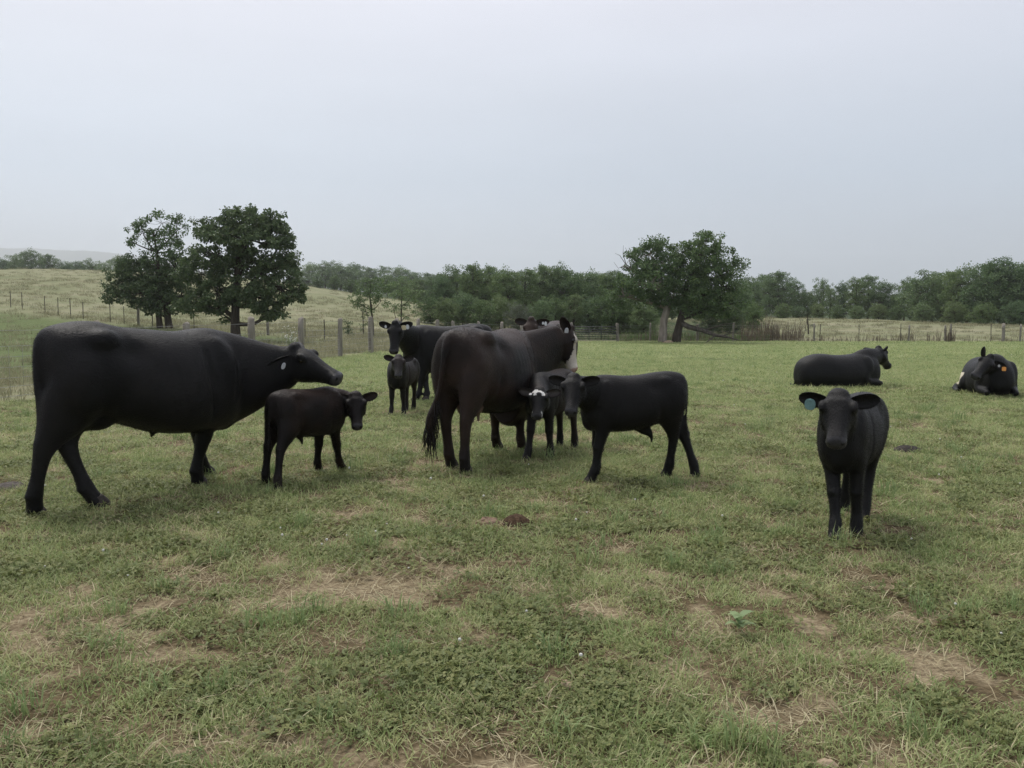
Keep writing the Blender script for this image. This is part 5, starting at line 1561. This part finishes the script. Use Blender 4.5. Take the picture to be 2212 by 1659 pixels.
# taller blue-green tufts
cT = proto_col('tuft', [(blades(330 + i, 46, .07, .06, .15, .0028, .1, .85, .8), G_T) for i in range(4)])
x, y, s = sample([(1.6, 6, 16, 1), (6, 14, 9, 1.15), (14, 30, 2.0, 1.5), (30, 62, .5, 1.9)])
spot = np.zeros_like(x)
for (u, v, r_) in [(1610, 1150, .45), (1690, 1140, .3), (1480, 1215, .3), (1090, 1110, .35), (1170, 1115, .25), (450, 900, .9), (330, 1385, .2), (520, 945, .5), (920, 990, .6), (1290, 920, .6), (820, 1340, .15), (2040, 990, .5), (2120, 1330, .2), (90, 1330, .12), (1900, 905, 1.0), (120, 1600, .2), (30, 1560, .25), (700, 1560, .12), (1560, 1600, .14), (1990, 1590, .12)]:
    g = G(u, v); spot = np.maximum(spot, np.exp(-((x - g.x) ** 2 + ((y - g.y) * 1.3) ** 2) / (r_ * r_)))
k = inside(x, y) & (rg.random(len(x)) < .10 * (fbm(x * .8, y * .8, 91, 3) > .5) + .04 + 1.0 * spot) & (bare_mask(x, y) < .6)
finish('grass_tufts', 'taller blue green grass tufts in the pasture', 'grass', cT, x[k], y[k], s[k], 4)
# clover
cC = proto_col('clover', [(clover(350 + i, 26 + 6 * i, .09 + .01 * i, .0095 + .0012 * i), G_C) for i in range(5)] + [(rosette(360 + i, 8, .042), G_C) for i in range(2)])
G_F = simple_mat('clover_flower', [(0.3, (.5, .5, .44)), (0.7, (.72, .71, .64))], 40, .8, .2, 0)
def flower_head(seed):
    V, F = ellipsoid((.02, .01, .055), (.009, .009, .008), None, 6, 4)
    return np.array([tuple(p) for p in V]), np.array([f if len(f) == 3 else f[:3] for f in F] + [(f[0], f[2], f[3]) for f in F if len(f) == 4])
cF = proto_col('bloom', [(flower_head(0), G_F)])
x, y, s = sample([(1.6, 5, 190, .95), (5, 10, 120, 1.0), (10, 18, 30, 1.15)])
cn = fbm(x * 1.3, y * 1.3, 33, 4, .6)
k = inside(x, y) & (rg.random(len(x)) < sstep(.40, .60, cn) * .75 + .10) & (rg.random(len(x)) > bare_mask(x, y) * 1.1)
finish('clover', 'dark clover and low broad leaved herbs among the grass', 'clover', cC, x[k], y[k], s[k], 7)
xf, yf, sf = sample([(1.6, 6, 3, .8), (6, 14, 1.2, 1.0), (14, 40, .25, 1.5)])
kf_ = inside(xf, yf) & (rg.random(len(xf)) < sstep(.45, .62, fbm(xf * 1.3, yf * 1.3, 33, 4, .6)))
finish('clover_flowers', 'tiny white clover flowers dotted over the pasture', 'flowers', cF, xf[kf_], yf[kf_], sf[kf_], 1)
# dead straw and thatch
cS = proto_col('thatch', [(blades(370 + i, 40, .17, .04, .12, .0017, .9, 1.5, .3), G_S) for i in range(4)])
x, y, s = sample([(1.6, 6, 60, 1), (6, 14, 26, 1.3), (14, 30, 5, 2.2)])
k = inside(x, y) & (rg.random(len(x)) < .2 + .65 * sstep(.1, .55, bare_mask(x, y)) + .35 * (fbm(x * 3, y * 3, 15, 3) > .55))
finish('dry_grass', 'dead straw coloured grass lying on the worn patches', 'grass', cS, x[k], y[k], s[k], 4)
# rough grass beyond the fences
cH = proto_col('rough', [(blades(390 + i, 60, .3, .12, .34, .005, .1, .9, .6), G_H) for i in range(4)])
x, y, s = sample([(14, 30, 6, 1.0), (30, 60, 2.6, 1.5), (60, 100, .5, 1.7), (100, 140, .12, 1.8)])
dm = dry_mask(x, y)
k = (~inside(x, y)) & (rg.random(len(x)) < .12 + .75 * dm * (.4 + .9 * (fbm(x * .25, y * .25, 19, 3)))) & (y < 138)
finish('rough_grass', 'rough hay coloured grass beyond the fences', 'grass', cH, x[k], y[k], s[k], 4, zfar=.5)
# ------------------------------------------------------------------ air
def build_haze():
    m = bpy.data.materials.new('haze_air'); m.use_nodes = True
    t = m.node_tree; t.nodes.clear()
    out = N(t, 'ShaderNodeOutputMaterial')
    v = N(t, 'ShaderNodeVolumePrincipled')
    v.inputs['Color'].default_value = (.97, .98, 1, 1)
    v.inputs['Density'].default_value = HAZE
    v.inputs['Anisotropy'].default_value = 0.7
    t.links.new(v.outputs[0], out.inputs['Volume'])
    b = MB(); b.box((0, 0, 0), (5600, 2900, 216))
    o = b.obj('haze', m, None, False)
    o.location = (0, 2400, 206)
    o['kind'] = 'stuff'; o['label'] = 'thin pale haze over the whole valley'
HAZE = 0.00034
build_haze()
